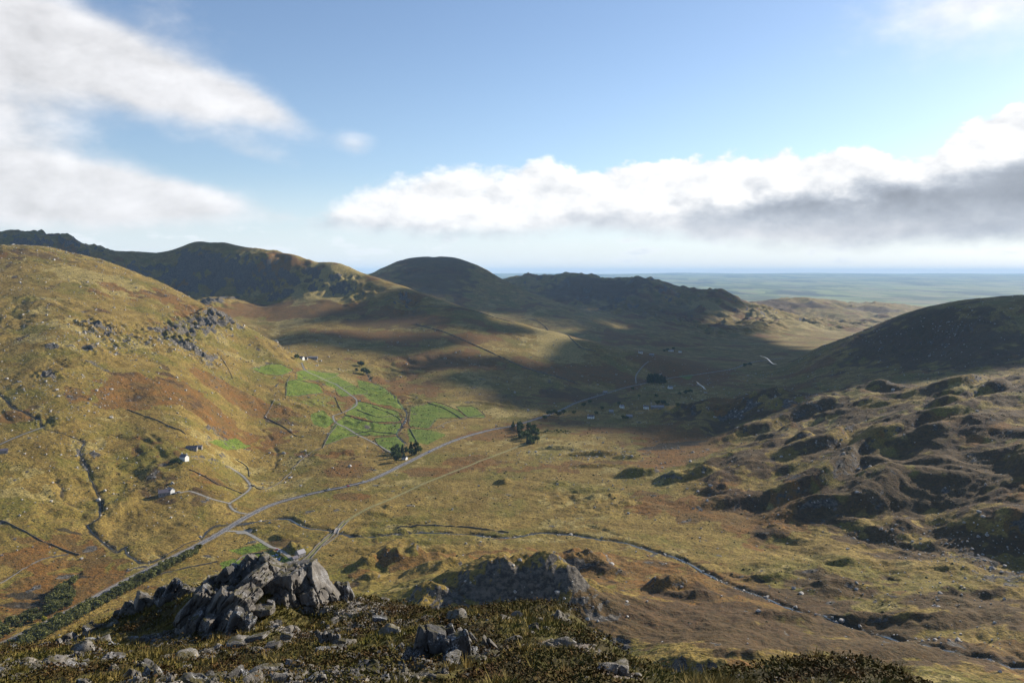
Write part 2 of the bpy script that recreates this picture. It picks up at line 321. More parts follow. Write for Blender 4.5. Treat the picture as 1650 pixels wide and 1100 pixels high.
for i in range(0, len(q), 4000):
    d2 = (q32[i:i + 4000, :1] - u32[:, 0]) ** 2; d2 += (q32[i:i + 4000, 1:] - u32[:, 1]) ** 2; L_tag[i:i + 4000] = P_t[d2.argmin(1)]
    d2 += np.float32(0.0006); w_ = (1 / (d2 * d2)) @ rk_
    L_r[i:i + 4000] = w_[:, 0] / w_[:, 2]; L_k[i:i + 4000] = w_[:, 1] / w_[:, 2]
L_r = L_r.reshape(gu.shape); L_k = L_k.reshape(gu.shape); L_tag = L_tag.reshape(gu.shape)
def lat(L, u, Y, nearest=False):
    fu = np.clip((u - LU[0]) / (LU[1] - LU[0]), 0, len(LU) - 1.001); fv = np.clip(np.interp(np.log(Y), LV, np.arange(len(LV))), 0, len(LV) - 1.001)
    if nearest: return L[np.rint(fv).astype(int), np.rint(fu).astype(int)]
    i = fu.astype(int); j = fv.astype(int); a = fu - i; b = fv - j
    # smooth (cubic B-spline like) weights keep the lattice from showing
    def wts(t): return ((1 - t) ** 3 / 6, (3 * t ** 3 - 6 * t ** 2 + 4) / 6, (-3 * t ** 3 + 3 * t ** 2 + 3 * t + 1) / 6, t ** 3 / 6)
    wa, wb = wts(a), wts(b); r = 0
    for m_ in range(4):
        jj = np.clip(j + m_ - 1, 0, L.shape[0] - 1)
        for n_ in range(4):
            r = r + wb[m_] * wa[n_] * L[jj, np.clip(i + n_ - 1, 0, L.shape[1] - 1)]
    return r
# mesh lattice: fine where the ground is seen large
def spaced(knots):
    r = []
    for (a, b, n, geo) in knots:
        r.append(np.geomspace(a, b, n, endpoint=False) if geo else np.linspace(a, b, n, endpoint=False))
    return np.concatenate(r)
US = np.r_[spaced([(-0.95, -0.70, 50, 0), (-0.70, 0.70, 830, 0), (0.70, 1.10, 100, 0)]), 1.10]
YS = np.r_[spaced([(56, 400, 40, 1), (400, 1050, 280, 1), (1050, 2300, 195, 1), (2300, 4300, 130, 1), (4300, 6600, 90, 1), (6600, 10000, 40, 1), (10000, 65000, 40, 1)]), 65000]
GU, GY = np.meshgrid(US, YS); GX = GU * GY
NR, NC = GU.shape
CELL = np.maximum(np.gradient(YS)[:, None] * 0.7, (np.gradient(US)[None] * GY))
G_r = lat(L_r, GU, GY); G_k = lat(L_k, GU, GY)
BASE = lat(L_z, GU, GY)
# warp for natural shapes, then relief by kind of ground
wx = fbm(GX, GY, 420, 3, seed=41) * 60; wy = fbm(GX, GY, 420, 3, seed=47) * 60
XW, YW = GX + wx, GY + wy
far_w = sstep(GY, 1700, 4200)                                  # broad relief is coarser on the far mountains
Hd = np.zeros_like(GX)
Hd += G_r * 8.0 * fbm(XW, YW, 170, 6, 0.5, 3, CELL) * (1 - 0.4 * far_w)
Hd += G_r * 26.0 * fbm(XW, YW, 620, 4, 0.55, 71, CELL) * far_w
Hd += (G_r ** 1.5) * 4.2 * fbm(XW, YW, 64, 5, 0.6, 11, CELL, 2)
Hd += (G_r ** 1.5) * 22.0 * fbm(XW, YW, 330, 5, 0.6, 13, CELL, 2) * far_w
cr_ = lat(np.isin(L_tag, [TAGS.index('craggy_ridge'), TAGS.index('cliff'), TAGS.index('far_ridge')]).astype(float), GU, GY)
Hd += cr_ * 13.0 * fbm(XW, YW, 150, 4, 0.6, 17, CELL, 2)
Hd += sstep(GY, 9000, 14000) * 26 * fbm(GX, GY, 2600, 4, 0.5, 15, CELL) + sstep(GY, 24000, 44000) * 120 * np.abs(fbm(GX, GY, 9500, 4, 0.5, 19, CELL))
# tilted rock steps: short steep risers face the camera side, long backs dip away
tt_ = (YW * 0.93 - XW * 0.37) / 112.0 + 0.9 * fbm(XW, YW, 280, 3, 0.5, 23); fr_ = tt_ - np.floor(tt_)
saw = np.where(fr_ < 0.3, sstep(fr_, 0, 0.3), 1 - sstep(fr_, 0.3, 1.0)) * sstep(fbm(XW, YW, 170, 3, 0.5, 27), -0.45, 0.5)
Hd += G_k * (15.0 * saw + 6.0 * fbm(XW, YW, 150, 3, 0.42, 31, CELL) + 0.7 * fbm(XW, YW * 1.3, 40, 4, 0.6, 29, CELL, 2) + 0.6 * fbm(GX, GY, 19, 3, 0.6, 35, CELL, 2) - 6.0)
Hd += 0.42 * fbm(GX, GY, 13, 3, 0.6, 33, CELL, 1) * (GY < 2600)
Hd += 0.8 * fbm(GX, GY, 38, 5, 0.55, 5, CELL) * (0.35 + G_r)
# low moraine humps on the valley floor
hump = sstep(pn(GX / 210, GY / 210, 61), 0.0, 0.5) * (GY < 2600) * (1 - sstep(G_r, 0.3, 0.6))
Hd += hump * 3.4 * fbm(XW, YW, 60, 3, 0.5, 67, CELL, 1)
HGT = BASE + Hd

def knoll(px, py, Y, h, rx, ry, ang_=0.0, craggy=0.24, sharp=2.0):
    """a rocky hump standing on the ground seen at that place"""
    global HGT
    x0, y0 = (px - CX) / F * Y, Y; R = 2.8 * max(rx, ry)
    j0, j1 = np.searchsorted(YS, (y0 - R, y0 + R)); i0, i1 = np.searchsorted(US, ((x0 - R) / (y0 - R) if x0 < R else (x0 - R) / (y0 + R), (x0 + R) / (y0 - R) if x0 > -R else (x0 + R) / (y0 + R)))
    sl = np.s_[j0:j1, i0:i1]; gx, gy, ce = GX[sl], GY[sl], CELL[sl]
    if rx < 50: h, rx, ry = h * 0.72, rx * 1.15, ry * 1.2
    c, s_ = math.cos(ang_), math.sin(ang_); dx_, dy_ = gx - x0, gy - y0
    a = (dx_ * c + dy_ * s_) / rx; b = (-dx_ * s_ + dy_ * c) / ry
    r = np.sqrt(a * a + b * b) * (1 + 0.3 * pn(gx / (rx * 0.7), gy / (rx * 0.7), int(px))); w = np.exp(-(r ** 2) * 1.2)
    w = sstep(w, 0.12, 0.95)
    HGT[sl] += h * w * (1 + craggy * fbm(gx, gy, rx * 0.8, 5, 0.6, int(py), ce, 2))
    KN[sl] = np.maximum(KN[sl], w)
KN = np.zeros_like(HGT)
for k in ((850, 905, 598, 9, 58, 20, 0.08, 0.3), (935, 930, 588, 4, 24, 14, -0.2, 0.3), (700, 945, 582, 5, 20, 12), (640, 868, 815, 17, 34, 22), (585, 893, 790, 6, 18, 10), (600, 925, 740, 6, 16, 9), (722, 905, 760, 11, 38, 22, 0.3), (930, 880, 770, 20, 34, 22, 0.2), (985, 900, 745, 6, 16, 10), (1085, 925, 690, 13, 30, 18, 0.2), (1260, 842, 910, 5, 16, 10),
          (455, 860, 900, 5, 13, 8), (430, 843, 930, 4, 16, 6), (410, 848, 925, 4, 12, 6), (478, 872, 850, 9, 17, 12), (455, 878, 850, 8, 12, 9), (812, 772, 1130, 8, 11, 8), (905, 777, 1120, 6, 12, 7), (1025, 762, 1160, 13, 28, 12), (1100, 770, 1120, 12, 36, 13), (1135, 760, 1130, 10, 22, 12),
          (960, 727, 1300, 7, 70, 9), (900, 720, 1350, 7, 45, 9), (1010, 735, 1270, 6, 30, 9), (960, 745, 1220, 6, 40, 8), (625, 818, 1010, 4, 8, 5),
          (1005, 1035, 380, 16, 11, 7, 0.2), (1130, 1040, 430, 9, 34, 9, -0.45), (1060, 1060, 400, 10, 22, 9, -0.3), (1120, 950, 655, 7, 22, 9), (1265, 990, 590, 8, 26, 10), (1230, 1050, 450, 6, 30, 8, -0.4), (935, 935, 640, 8, 20, 9), (690, 950, 575, 8, 17, 14),
          (1340, 905, 760, 6, 30, 9), (1360, 950, 690, 7, 26, 8), (1240, 935, 720, 6, 26, 8), (1530, 905, 740, 6, 26, 10), (1430, 925, 720, 4, 20, 8), (1590, 960, 660, 8, 40, 12), (1400, 1000, 600, 7, 45, 8, -0.2)):
    knoll(*k)

# lookups -------------------------------------------------------------
def col_of(u): return np.interp(u, US, np.arange(NC))
def row_of(Y): return np.interp(np.log(Y), np.log(YS), np.arange(NR))
def grid_at(G, x, y):
    x = np.asarray(x, float); y = np.asarray(y, float)
    i = col_of(x / y); j = row_of(y); i0 = np.clip(i.astype(int), 0, NC - 2); j0 = np.clip(j.astype(int), 0, NR - 2); a = i - i0; b = j - j0
    return (G[j0, i0] * (1 - a) + G[j0, i0 + 1] * a) * (1 - b) + (G[j0 + 1, i0] * (1 - a) + G[j0 + 1, i0 + 1] * a) * b
def ground(px, py, ymin=380.0):
    """where the sight line through that place of the photograph first meets the ground"""
    u = (px - CX) / F; i = float(col_of(u)); i0 = min(int(i), NC - 2); a = i - i0
    hh = HGT[:, i0] * (1 - a) + HGT[:, i0 + 1] * a
    rows = HZ - (hh - ZC) / YS * F                                   # image row of each terrain sample
    k0 = int(np.searchsorted(YS, ymin))
    hit = np.nonzero(rows[k0:] <= py)[0]
    k = k0 + (int(hit[0]) if len(hit) else len(YS) - k0 - 1)
    k = max(k, 1); r0, r1 = rows[k - 1], rows[k]
    t = 0.5 if r0 == r1 else min(max((r0 - py) / (r0 - r1), 0), 1)
    Y = YS[k - 1] + (YS[k] - YS[k - 1]) * t
    return u * Y, Y
def trace(pts, step=None, smooth=0):
    w_ = np.array([ground(px, py) for px, py in pts])
    if step:
        # Catmull-Rom through the points
        out = []
        for i in range(len(w_) - 1):
            p0, p1, p2, p3 = w_[max(i - 1, 0)], w_[i], w_[i + 1], w_[min(i + 2, len(w_) - 1)]
            n = max(int(np.hypot(*(p2 - p1)) / step), 1)
            for t in np.arange(n) / n:
                out.append(0.5 * ((2 * p1) + (p2 - p0) * t + (2 * p0 - 5 * p1 + 4 * p2 - p3) * t * t + (3 * p1 - p0 - 3 * p2 + p3) * t ** 3))
        out.append(w_[-1]); w_ = np.array(out)
    return w_
def dist_line(line, reach):
    """distance of every terrain sample to a polyline, and the parameter along it; only samples within reach are filled"""
    dist = np.full(GX.shape, 1e9); par = np.zeros(GX.shape)
    for i in range(len(line) - 1):
        (xa, ya), (xb, yb) = line[i], line[i + 1]
        j0 = max(np.searchsorted(YS, min(ya, yb) - reach) - 1, 0); j1 = min(np.searchsorted(YS, max(ya, yb) + reach) + 1, NR)
        us = [x / y for x in (min(xa, xb) - reach, max(xa, xb) + reach) for y in (max(min(ya, yb) - reach, 30), max(ya, yb) + reach)]
        i0 = max(np.searchsorted(US, min(us)) - 1, 0); i1 = min(np.searchsorted(US, max(us)) + 1, NC)
        if i1 <= i0 or j1 <= j0: continue
        X_, Y_ = GX[j0:j1, i0:i1], GY[j0:j1, i0:i1]; L2 = (xb - xa) ** 2 + (yb - ya) ** 2 + 1e-9
        t = np.clip(((X_ - xa) * (xb - xa) + (Y_ - ya) * (yb - ya)) / L2, 0, 1)
        d = np.hypot(X_ - xa - t * (xb - xa), Y_ - ya - t * (yb - ya)); s_ = dist[j0:j1, i0:i1]; p_ = par[j0:j1, i0:i1]
        m_ = d < s_; s_[m_] = d[m_]; p_[m_] = (i + t)[m_]
    return dist, par
# ------------------------------------------------------------------ lines on the ground, traced once and used for relief, colour and objects
ROAD = [(-40, 1056), (0, 1038), (110, 985), (205, 935), (320, 877), (360, 855), (400, 831), (440, 813), (500, 796), (560, 783), (600, 772), (650, 748), (690, 728), (740, 707), (790, 693), (830, 685), (870, 673), (900, 661), (930, 648), (970, 636), (1000, 627), (1040, 617), (1080, 609), (1130, 602), (1180, 594), (1200, 587), (1225, 581), (1262, 577)]
LANES = {
    'farm': [(403, 829), (380, 823), (370, 812), (385, 801), (401, 789), (403, 780), (392, 768), (370, 753), (345, 743), (312, 739)],
    'house': [(370, 812), (335, 801), (305, 790), (290, 794)],
    'car_park': [(362, 855), (385, 856), (402, 861), (430, 877), (460, 893), (486, 906)],
    'field': [(640, 733), (600, 712), (578, 701), (558, 690), (541, 680), (537, 670), (546, 667), (570, 656), (575, 648), (569, 639), (541, 619), (512, 606), (492, 596), (486, 584)],
    'upland': [(-30, 728), (0, 715), (30, 703), (72, 687)],
    'old_road': [(480, 910), (500, 896), (522, 872), (545, 853), (562, 837), (600, 815), (680, 780), (745, 754), (830, 721), (880, 700)],
    'branch': [(1025, 617), (1025, 605), (1034, 592), (1045, 582)],
}
STREAMS = {
    'hillside': [(-20, 622), (0, 635), (20, 655), (38, 663), (62, 676), (72, 690), (108, 700), (136, 712), (130, 730), (140, 752), (150, 780), (160, 802), (160, 832), (141, 845), (151, 858), (166, 872), (188, 889)],
    'meander': [(188, 889), (205, 880), (203, 890), (225, 905), (250, 900), (300, 875), (325, 868), (335, 852), (360, 845), (385, 846)],
    'river': [(385, 846), (412, 838), (450, 834), (475, 838), (492, 848), (520, 852), (545, 857), (580, 862), (640, 858), (700, 856), (760, 859), (820, 863), (880, 857), (950, 864), (1000, 872), (1050, 884), (1100, 900), (1130, 916), (1190, 945), (1270, 975), (1350, 1000), (1430, 1022), (1500, 1038), (1580, 1055), (1650, 1072), (1720, 1090)],
    'field': [(590, 600), (600, 615), (625, 630), (645, 650), (655, 668), (648, 685), (640, 700), (655, 715)],
    'pool': [(1225, 581), (1236, 583), (1244, 587), (1252, 587)],
    'ford': [(1122, 617), (1130, 622), (1137, 627)],
}
WALLS = [[(0, 838), (50, 862), (90, 880), (128, 894)], [(425, 672), (450, 684), (478, 703)], [(441, 645), (434, 660), (426, 672)], [(520, 722), (530, 702), (545, 684)], [(461, 637), (463, 615), (468, 605)],
         [(305, 757), (330, 768), (350, 780), (390, 795)], [(404, 782), (430, 788), (470, 760)], [(470, 756), (500, 730), (520, 722)], [(600, 655), (640, 672), (650, 690)], [(688, 648), (720, 660), (745, 675)],
         [(540, 640), (546, 655), (552, 665)], [(660, 690), (668, 705), (675, 718)], [(620, 484), (700, 494), (780, 506), (830, 520)], [(670, 522), (740, 545), (800, 572), (860, 597), (930, 618)], [(840, 512), (880, 528), (920, 545), (960, 566)], [(380, 740), (398, 752), (402, 768)],
         [(520, 880), (545, 862)], [(350, 568), (362, 585), (375, 610)], [(205, 660), (260, 680), (300, 700)], [(640, 850), (700, 846), (760, 850), (820, 858)], [(575, 660), (610, 672), (640, 668)], [(560, 700), (600, 695), (640, 700)],
         [(0, 940), (60, 905), (110, 893)], [(380, 905), (400, 893), (440, 886)], [(700, 690), (730, 678), (780, 668)], [(880, 670), (900, 672), (920, 668)], [(240, 930), (300, 915), (350, 905)]]
def road_relief(line, half, blend, sink, smooth_n=9):
    global HGT
    z = grid_at(HGT, line[:, 0], line[:, 1]); k = np.ones(smooth_n) / smooth_n
    zs = np.convolve(np.pad(z, smooth_n // 2, mode='edge'), k, 'valid')
    d, p = dist_line(line, half + blend)
    w = 1 - sstep(d, half, half + blend); m_ = w > 0
    tgt = np.interp(p[m_], np.arange(len(zs)), zs) - sink
    HGT[m_] = HGT[m_] * (1 - w[m_]) + tgt * w[m_]
    return zs, d
LINE = {}; LZ = {}
D_road = np.full(GX.shape, 1e9); D_lane = D_road.copy(); D_str = D_road.copy()
LINE['road'] = trace(ROAD, 7.0); LZ['road'], D_road = road_relief(LINE['road'], 7.0, 10.0, 0.12, 13)
for k, pts in LANES.items():
    LINE[k] = trace(pts, 5.0); LZ[k], d = road_relief(LINE[k], 3.5, 6.0, 0.08, 7); D_lane = np.minimum(D_lane, d)
for k, pts in STREAMS.items():
    ln = trace(pts, 6.0)
    ln = ln + np.c_[fbm(ln[:, 0], ln[:, 1], 40, 2, seed=91), fbm(ln[:, 0], ln[:, 1], 40, 2, seed=92)] * (3.0 if k in ('river', 'meander') else 1.5)
    wd = 3.2 if k == 'river' else (7.0 if k in ('pool',) else 1.2)
    LINE['s_' + k] = ln; d, _ = dist_line(ln, wd + 16); D_str = np.minimum(D_str, d - wd)
    LZ['s_' + k] = None
    dep = 2.0 if k == 'river' else 1.1
    keep = (D_road > 9) & (D_lane > 4)
    HGT = HGT - keep * dep * (1 - sstep(d + 1.2 * pn(GX / 9, GY / 9, 77), wd * 0.6, wd + 3.5)) 
GULLIES = [[(128, 452), (150, 470), (176, 487)], [(150, 448), (195, 466), (240, 486), (300, 512), (345, 535), (372, 552)], [(215, 470), (232, 484)], [(70, 560), (85, 580), (110, 592)], [(180, 580), (215, 598), (250, 612)], [(365, 563), (380, 578), (400, 592)], [(150, 690), (200, 705), (240, 712)], [(240, 700), (262, 712)], [(60, 668), (90, 690)], [(0, 662), (20, 685)], [(420, 690), (440, 710), (446, 735), (440, 755)], [(200, 690), (230, 690)], [(560, 640), (585, 660), (600, 690)], [(480, 640), (510, 652), (540, 668)], [(500, 520), (540, 530), (548, 545)], [(640, 640), (650, 655)], [(90, 770), (100, 800), (125, 815)], [(560, 600), (600, 606)], [(330, 745), (345, 760), (390, 792)], [(1330, 905), (1380, 915), (1440, 935)], [(860, 850), (910, 848), (960, 850), (1000, 862)], [(1180, 925), (1230, 932), (1270, 935)], [(250, 880), (270, 905), (290, 900)], [(110, 905), (120, 930), (100, 960)], [(600, 850), (640, 843), (700, 842)], [(880, 720), (950, 726), (1010, 730)]]
D_gul = np.full(GX.shape, 1e9)
for pts in GULLIES:
    ln = trace(pts, 6.0); ln = ln + np.c_[fbm(ln[:, 0], ln[:, 1], 30, 2, seed=93), fbm(ln[:, 0], ln[:, 1], 30, 2, seed=94)] * 5.0
    d, _ = dist_line(ln, 14); D_gul = np.minimum(D_gul, d)
gw_ = (1 - sstep(D_gul + 2.0 * pn(GX / 11, GY / 11, 78), 0.8, 5.0)) * sstep(pn(GX / 35, GY / 35, 79), -0.6, 0.1) * (D_road > 9) * (D_lane > 4)
HGT = HGT - 1.7 * gw_

# ------------------------------------------------------------------ cover masks
def near_noise(wl, seed, o=4, g=0.55): return fbm(GX, GY, wl, o, g, seed, CELL)
def poly_mask(pts, feather=5.0, rag=5.0):
    w_ = trace(pts); n = len(w_); r = np.zeros(GX.shape)
    lo, hi = w_.min(0) - 20, w_.max(0) + 20
    j0, j1 = max(np.searchsorted(YS, lo[1]) - 1, 0), np.searchsorted(YS, hi[1]) + 1
    us = [x / y for x in (lo[0], hi[0]) for y in (lo[1], hi[1])]; i0, i1 = max(np.searchsorted(US, min(us)) - 1, 0), np.searchsorted(US, max(us)) + 1
    X_, Y_ = GX[j0:j1, i0:i1], GY[j0:j1, i0:i1]
    ins = np.zeros(X_.shape, bool); dm = np.full(X_.shape, 1e9)
    for k in range(n):
        (xa, ya), (xb, yb) = w_[k], w_[(k + 1) % n]
        c_ = ((ya > Y_) != (yb > Y_)) & (X_ < (xb - xa) * (Y_ - ya) / (yb - ya + 1e-12) + xa); ins ^= c_
        t = np.clip(((X_ - xa) * (xb - xa) + (Y_ - ya) * (yb - ya)) / ((xb - xa) ** 2 + (yb - ya) ** 2 + 1e-9), 0, 1)
        dm = np.minimum(dm, np.hypot(X_ - xa - t * (xb - xa), Y_ - ya - t * (yb - ya)))
    sd = np.where(ins, dm, -dm) + rag * pn(X_ / 14, Y_ / 14, 5)
    r[j0:j1, i0:i1] = sstep(sd, -feather, feather); return r
def spot(px, py, rx, ry, rot=0.0):
    """soft round patch given in the photograph, laid on the ground there"""
    x0, y0 = ground(px, py); _, ya = ground(px, py + ry); _, yb = ground(px, py - ry)
    RX = rx * y0 / F; RY = min(max(abs(yb - ya) / 2, 4), 900)
    return np.exp(-(((GX - x0) / RX) ** 2 + ((GY - y0) / RY) ** 2))
CRAGS = ((165, 526, 34, 13, 9), (145, 560, 24, 8, 4), (300, 552, 38, 9, 9), (320, 568, 36, 7, 4), (85, 558, 18, 6, 4), (75, 604, 24, 7, 5), (75, 680, 24, 8, 4), (330, 488, 30, 10, 10), (350, 505, 30, 8, 8), (370, 518, 24, 5, 7), (1190, 655, 110, 9, 10), (1400, 540, 90, 30, 3), (1550, 520, 100, 30, 4))
for px, py, rx, ry, amp in CRAGS:
    HGT = HGT + 1.5 * amp * spot(px, py, rx, ry) * fbm(GX, GY, 26 if amp < 10 else 60, 5, 0.6, px, CELL, 2)
gx_ = np.gradient(HGT, axis=1) / np.gradient(GX, axis=1)
gy_raw = np.gradient(HGT, axis=0) / np.gradient(GY, axis=0)
gy_ = gy_raw - gx_ * GU                                      # columns run along rays: dz/dY at constant X
SLOPE = np.hypot(gx_, gy_)
n1 = near_noise(180, 101); n2 = near_noise(60, 103); n3 = near_noise(420, 107, 3); n4 = near_noise(22, 109, 3)
rock = sstep(SLOPE + 0.18 * n2 + 0.12 * n4, 0.62, 0.98) * (0.4 + 0.6 * sstep(G_r, 0.2, 0.6))
rock = rock * (1 - 0.5 * sstep(G_k, 0.3, 0.8))
rock = np.maximum(rock, 0.6 * sstep(KN, 0.1, 0.3) * sstep(SLOPE + 0.3 * n4 + 0.2 * n2, 0.6, 1.0))
for sp in ((165, 526, 34, 12, 1.0), (145, 560, 22, 8, 0.7), (300, 552, 36, 9, 1.0), (320, 568, 34, 7, 0.8), (85, 558, 16, 6, 0.7), (75, 604, 22, 7, 0.8), (115, 645, 50, 12, 0.5), (90, 660, 30, 8, 0.5), (150, 585, 30, 6, 0.5), (330, 488, 30, 10, 0.9), (350, 505, 30, 8, 0.8), (370, 518, 24, 5, 0.8), (270, 450, 40, 8, 0.7),
           (1210, 655, 90, 9, 0.9), (1290, 648, 60, 7, 0.7), (1600, 900, 70, 26, 0.6), (1630, 940, 60, 20, 0.6), (1450, 830, 60, 16, 0.4), (800, 940, 90, 40, 0.6), (1010, 1040, 30, 25, 0.7)):
    rock = np.maximum(rock, sp[4] * sstep(spot(*sp[:4]) * (0.55 + 0.5 * SLOPE) + 0.6 * n4 + 0.3 * n2, 0.36, 0.80))
green = np.zeros(GX.shape); FIELDS = []
for p, k in (([(405, 593), (440, 586), (472, 596), (455, 604), (428, 603)], 1.0), ([(461, 615), (478, 612), (512, 619), (520, 633), (470, 638), (461, 637)], 0.85), ([(478, 599), (500, 596), (548, 601), (525, 611), (480, 612)], 0.8), ([(540, 627), (570, 622), (592, 632), (550, 639)], 0.95),
             ([(575, 647), (598, 651), (640, 663), (647, 678), (610, 680), (556, 668)], 1.0), ([(540, 682), (556, 670), (610, 682), (646, 682), (640, 700), (590, 702), (572, 702), (524, 716), (533, 693)], 1.0), ([(662, 656), (700, 648), (735, 660), (750, 672), (706, 674), (690, 690), (660, 686)], 0.85), ([(735, 655), (765, 656), (782, 672), (755, 672)], 0.7),
             ([(604, 706), (640, 704), (652, 716), (632, 730), (610, 717)], 0.9), ([(338, 711), (378, 705), (404, 718), (366, 725)], 0.7), ([(368, 886), (425, 873), (436, 882), (392, 893)], 0.75), ([(388, 898), (430, 886), (452, 897), (420, 902)], 0.95), ([(355, 908), (375, 900), (400, 903), (395, 915), (360, 915)], 0.9), ([(410, 905), (470, 896), (474, 906), (440, 915)], 0.75),
             ([(470, 640), (530, 636), (560, 650), (545, 664), (500, 655)], 0.28), ([(575, 612), (610, 618), (640, 640), (655, 660), (600, 648), (580, 632)], 0.5), ([(655, 690), (690, 692), (720, 700), (690, 716), (660, 712)], 0.5), ([(505, 612), (540, 604), (575, 622), (540, 626)], 0.45), ([(500, 668), (520, 660), (540, 678), (525, 690), (505, 685)], 0.55), ([(1090, 605), (1120, 603), (1110, 612)], 0.4)):
    green = np.maximum(green, k * poly_mask(p, 2.0, 2.0)); FIELDS.append((p, k))
green = np.clip(green * 1.3, 0, 1) * (1 - 0.3 * sstep(n2, 0.3, 0.6))
rust = sstep(n1 * 0.8 + n3 * 0.6 + 0.3 * n4, 0.18, 0.62) * 0.9
for sp in ((380, 640, 90, 18, 0.8), (430, 660, 60, 14, 0.8), (500, 500, 130, 14, 0.9), (420, 500, 60, 12, 0.8), (760, 745, 60, 14, 0.95), (700, 760, 60, 10, 0.9), (560, 755, 40, 14, 0.9), (570, 800, 45, 7, 1.0), (330, 770, 40, 14, 0.5), (60, 985, 90, 22, 0.5), (980, 700, 110, 12, 0.3), (900, 760, 120, 18, 0.35), (1100, 850, 120, 30, 0.3), (880, 675, 22, 5, 1.0), (20, 670, 24, 14, 0.9), (1150, 960, 200, 60, 0.55), (130, 950, 60, 20, 0.4), (720, 580, 120, 20, 0.6), (950, 600, 90, 16, 0.7), (1100, 590, 100, 20, 0.6), (1050, 890, 90, 14, 0.4), (600, 540, 120, 10, 0.7)):
    rust = np.maximum(rust, sp[4] * sstep(spot(*sp[:4]) + 0.25 * n2 + 0.15 * n4, 0.25, 0.7))
heath = sstep(n2 * 0.6 + n1 * 0.5 - 0.2 * n3 + 0.3 * n4, 0.35, 0.75) * (0.35 + 0.65 * sstep(G_r, 0.15, 0.5))
for sp in ((1300, 490, 70, 6, 0.9), (1400, 500, 70, 6, 0.7), (1220, 488, 60, 4, 0.9), (1500, 505, 50, 4, 0.8), (1500, 740, 180, 70, 0.75), (1350, 790, 90, 30, 0.7), (1250, 700, 120, 20, 0.5), (1150, 1000, 220, 60, 0.85), (1450, 1040, 200, 40, 0.9), (1350, 930, 150, 22, 0.7), (1600, 980, 120, 40, 0.8), (1000, 1010, 90, 30, 0.8), (1430, 800, 160, 40, 0.55), (1600, 760, 120, 60, 0.6), (1050, 990, 170, 40, 0.8), (1250, 960, 120, 20, 0.8), (1350, 1010, 160, 25, 0.8), (1500, 1000, 120, 20, 0.7), (1330, 985, 60, 12, 0.8), (1520, 700, 120, 30, 0.6), (1400, 740, 80, 20, 0.6), (1500, 560, 160, 60, 0.7), (700, 430, 90, 16, 0.6), (960, 465, 130, 20, 0.7), (1050, 500, 160, 25, 0.5), (620, 520, 120, 14, 0.6), (800, 640, 90, 16, 0.5), (950, 640, 100, 14, 0.6), (60, 410, 80, 8, 0.6), (250, 790, 45, 10, 0.5), (455, 875, 30, 8, 0.6)):
    heath = np.maximum(heath, sp[4] * sstep(spot(*sp[:4]) + 0.3 * n2 + 0.25 * n4, 0.3, 0.75))
moor_ = sstep(G_k, 0.45, 0.85) * (GY < 2300)
heath = np.maximum(heath, moor_ * sstep(n2 * 0.7 + n4 * 0.4 - 0.25 * n1 + 0.15, -0.1, 0.35))
rust = np.maximum(rust * (1 - 0.5 * moor_), moor_ * 0.8 * sstep(n1 + 0.3 * n4, 0.0, 0.5))
pale = sstep(-n1 * 0.6 + n2 * 0.5 + 0.3 * n4, 0.22, 0.65) * 0.85
for sp in ((480, 745, 35, 8, 0.8), (460, 800, 22, 6, 0.9), (1160, 500, 80, 12, 0.7), (1280, 520, 90, 12, 0.8), (900, 540, 50, 8, 0.7), (160, 450, 120, 20, 0.7), (1300, 690, 150, 12, 0.6), (1500, 690, 100, 8, 0.8), (1230, 820, 60, 10, 0.6), (985, 965, 24, 10, 1.0), (945, 990, 20, 14, 0.6), (1150, 1000, 24, 6, 0.8), (1210, 970, 18, 5, 0.9), (1450, 880, 60, 8, 0.5), (450, 400, 90, 7, 0.9), (540, 424, 60, 7, 0.9), (360, 700, 60, 16, 0.35), (880, 870, 120, 8, 0.5), (1350, 640, 90, 6, 0.8), (1550, 620, 90, 5, 0.7)):
    pale = np.maximum(pale, sp[4] * sstep(spot(*sp[:4]) + 0.25 * n2 + 0.15 * n4, 0.3, 0.75))
bank_ = (1 - sstep(D_str + 3.0 * n4, 0.0, 3.6)) * sstep(n2 + 0.5, 0.0, 0.5)
wet = np.maximum(0.62 * bank_ * (D_lane > 3), 0.5 * gw_)
for sp in ((60, 960, 50, 7, 0.8), (30, 975, 40, 6, 0.8), (120, 930, 30, 4, 0.6), (1100, 715, 45, 5, 0.8), (1060, 722, 40, 4, 0.7), (110, 855, 30, 4, 0.6)):
    wet = np.maximum(wet, sp[4] * sstep(spot(*sp[:4]) + 0.3 * n4, 0.3, 0.7))
gravel = np.maximum((1 - sstep(D_road, 3.5, 6.0)) * 0.25, (1 - sstep(D_lane, 1.8, 3.2)) * 0.5)
plain = sstep(GY, 8500, 11500)
tag_v = lat(L_tag, GU + 0.01 * n2, GY * (1 + 0.03 * n1), True)
MASK1 = np.stack([rock, green, rust, heath], -1); MASK2 = np.stack([pale, wet, gravel, plain], -1)

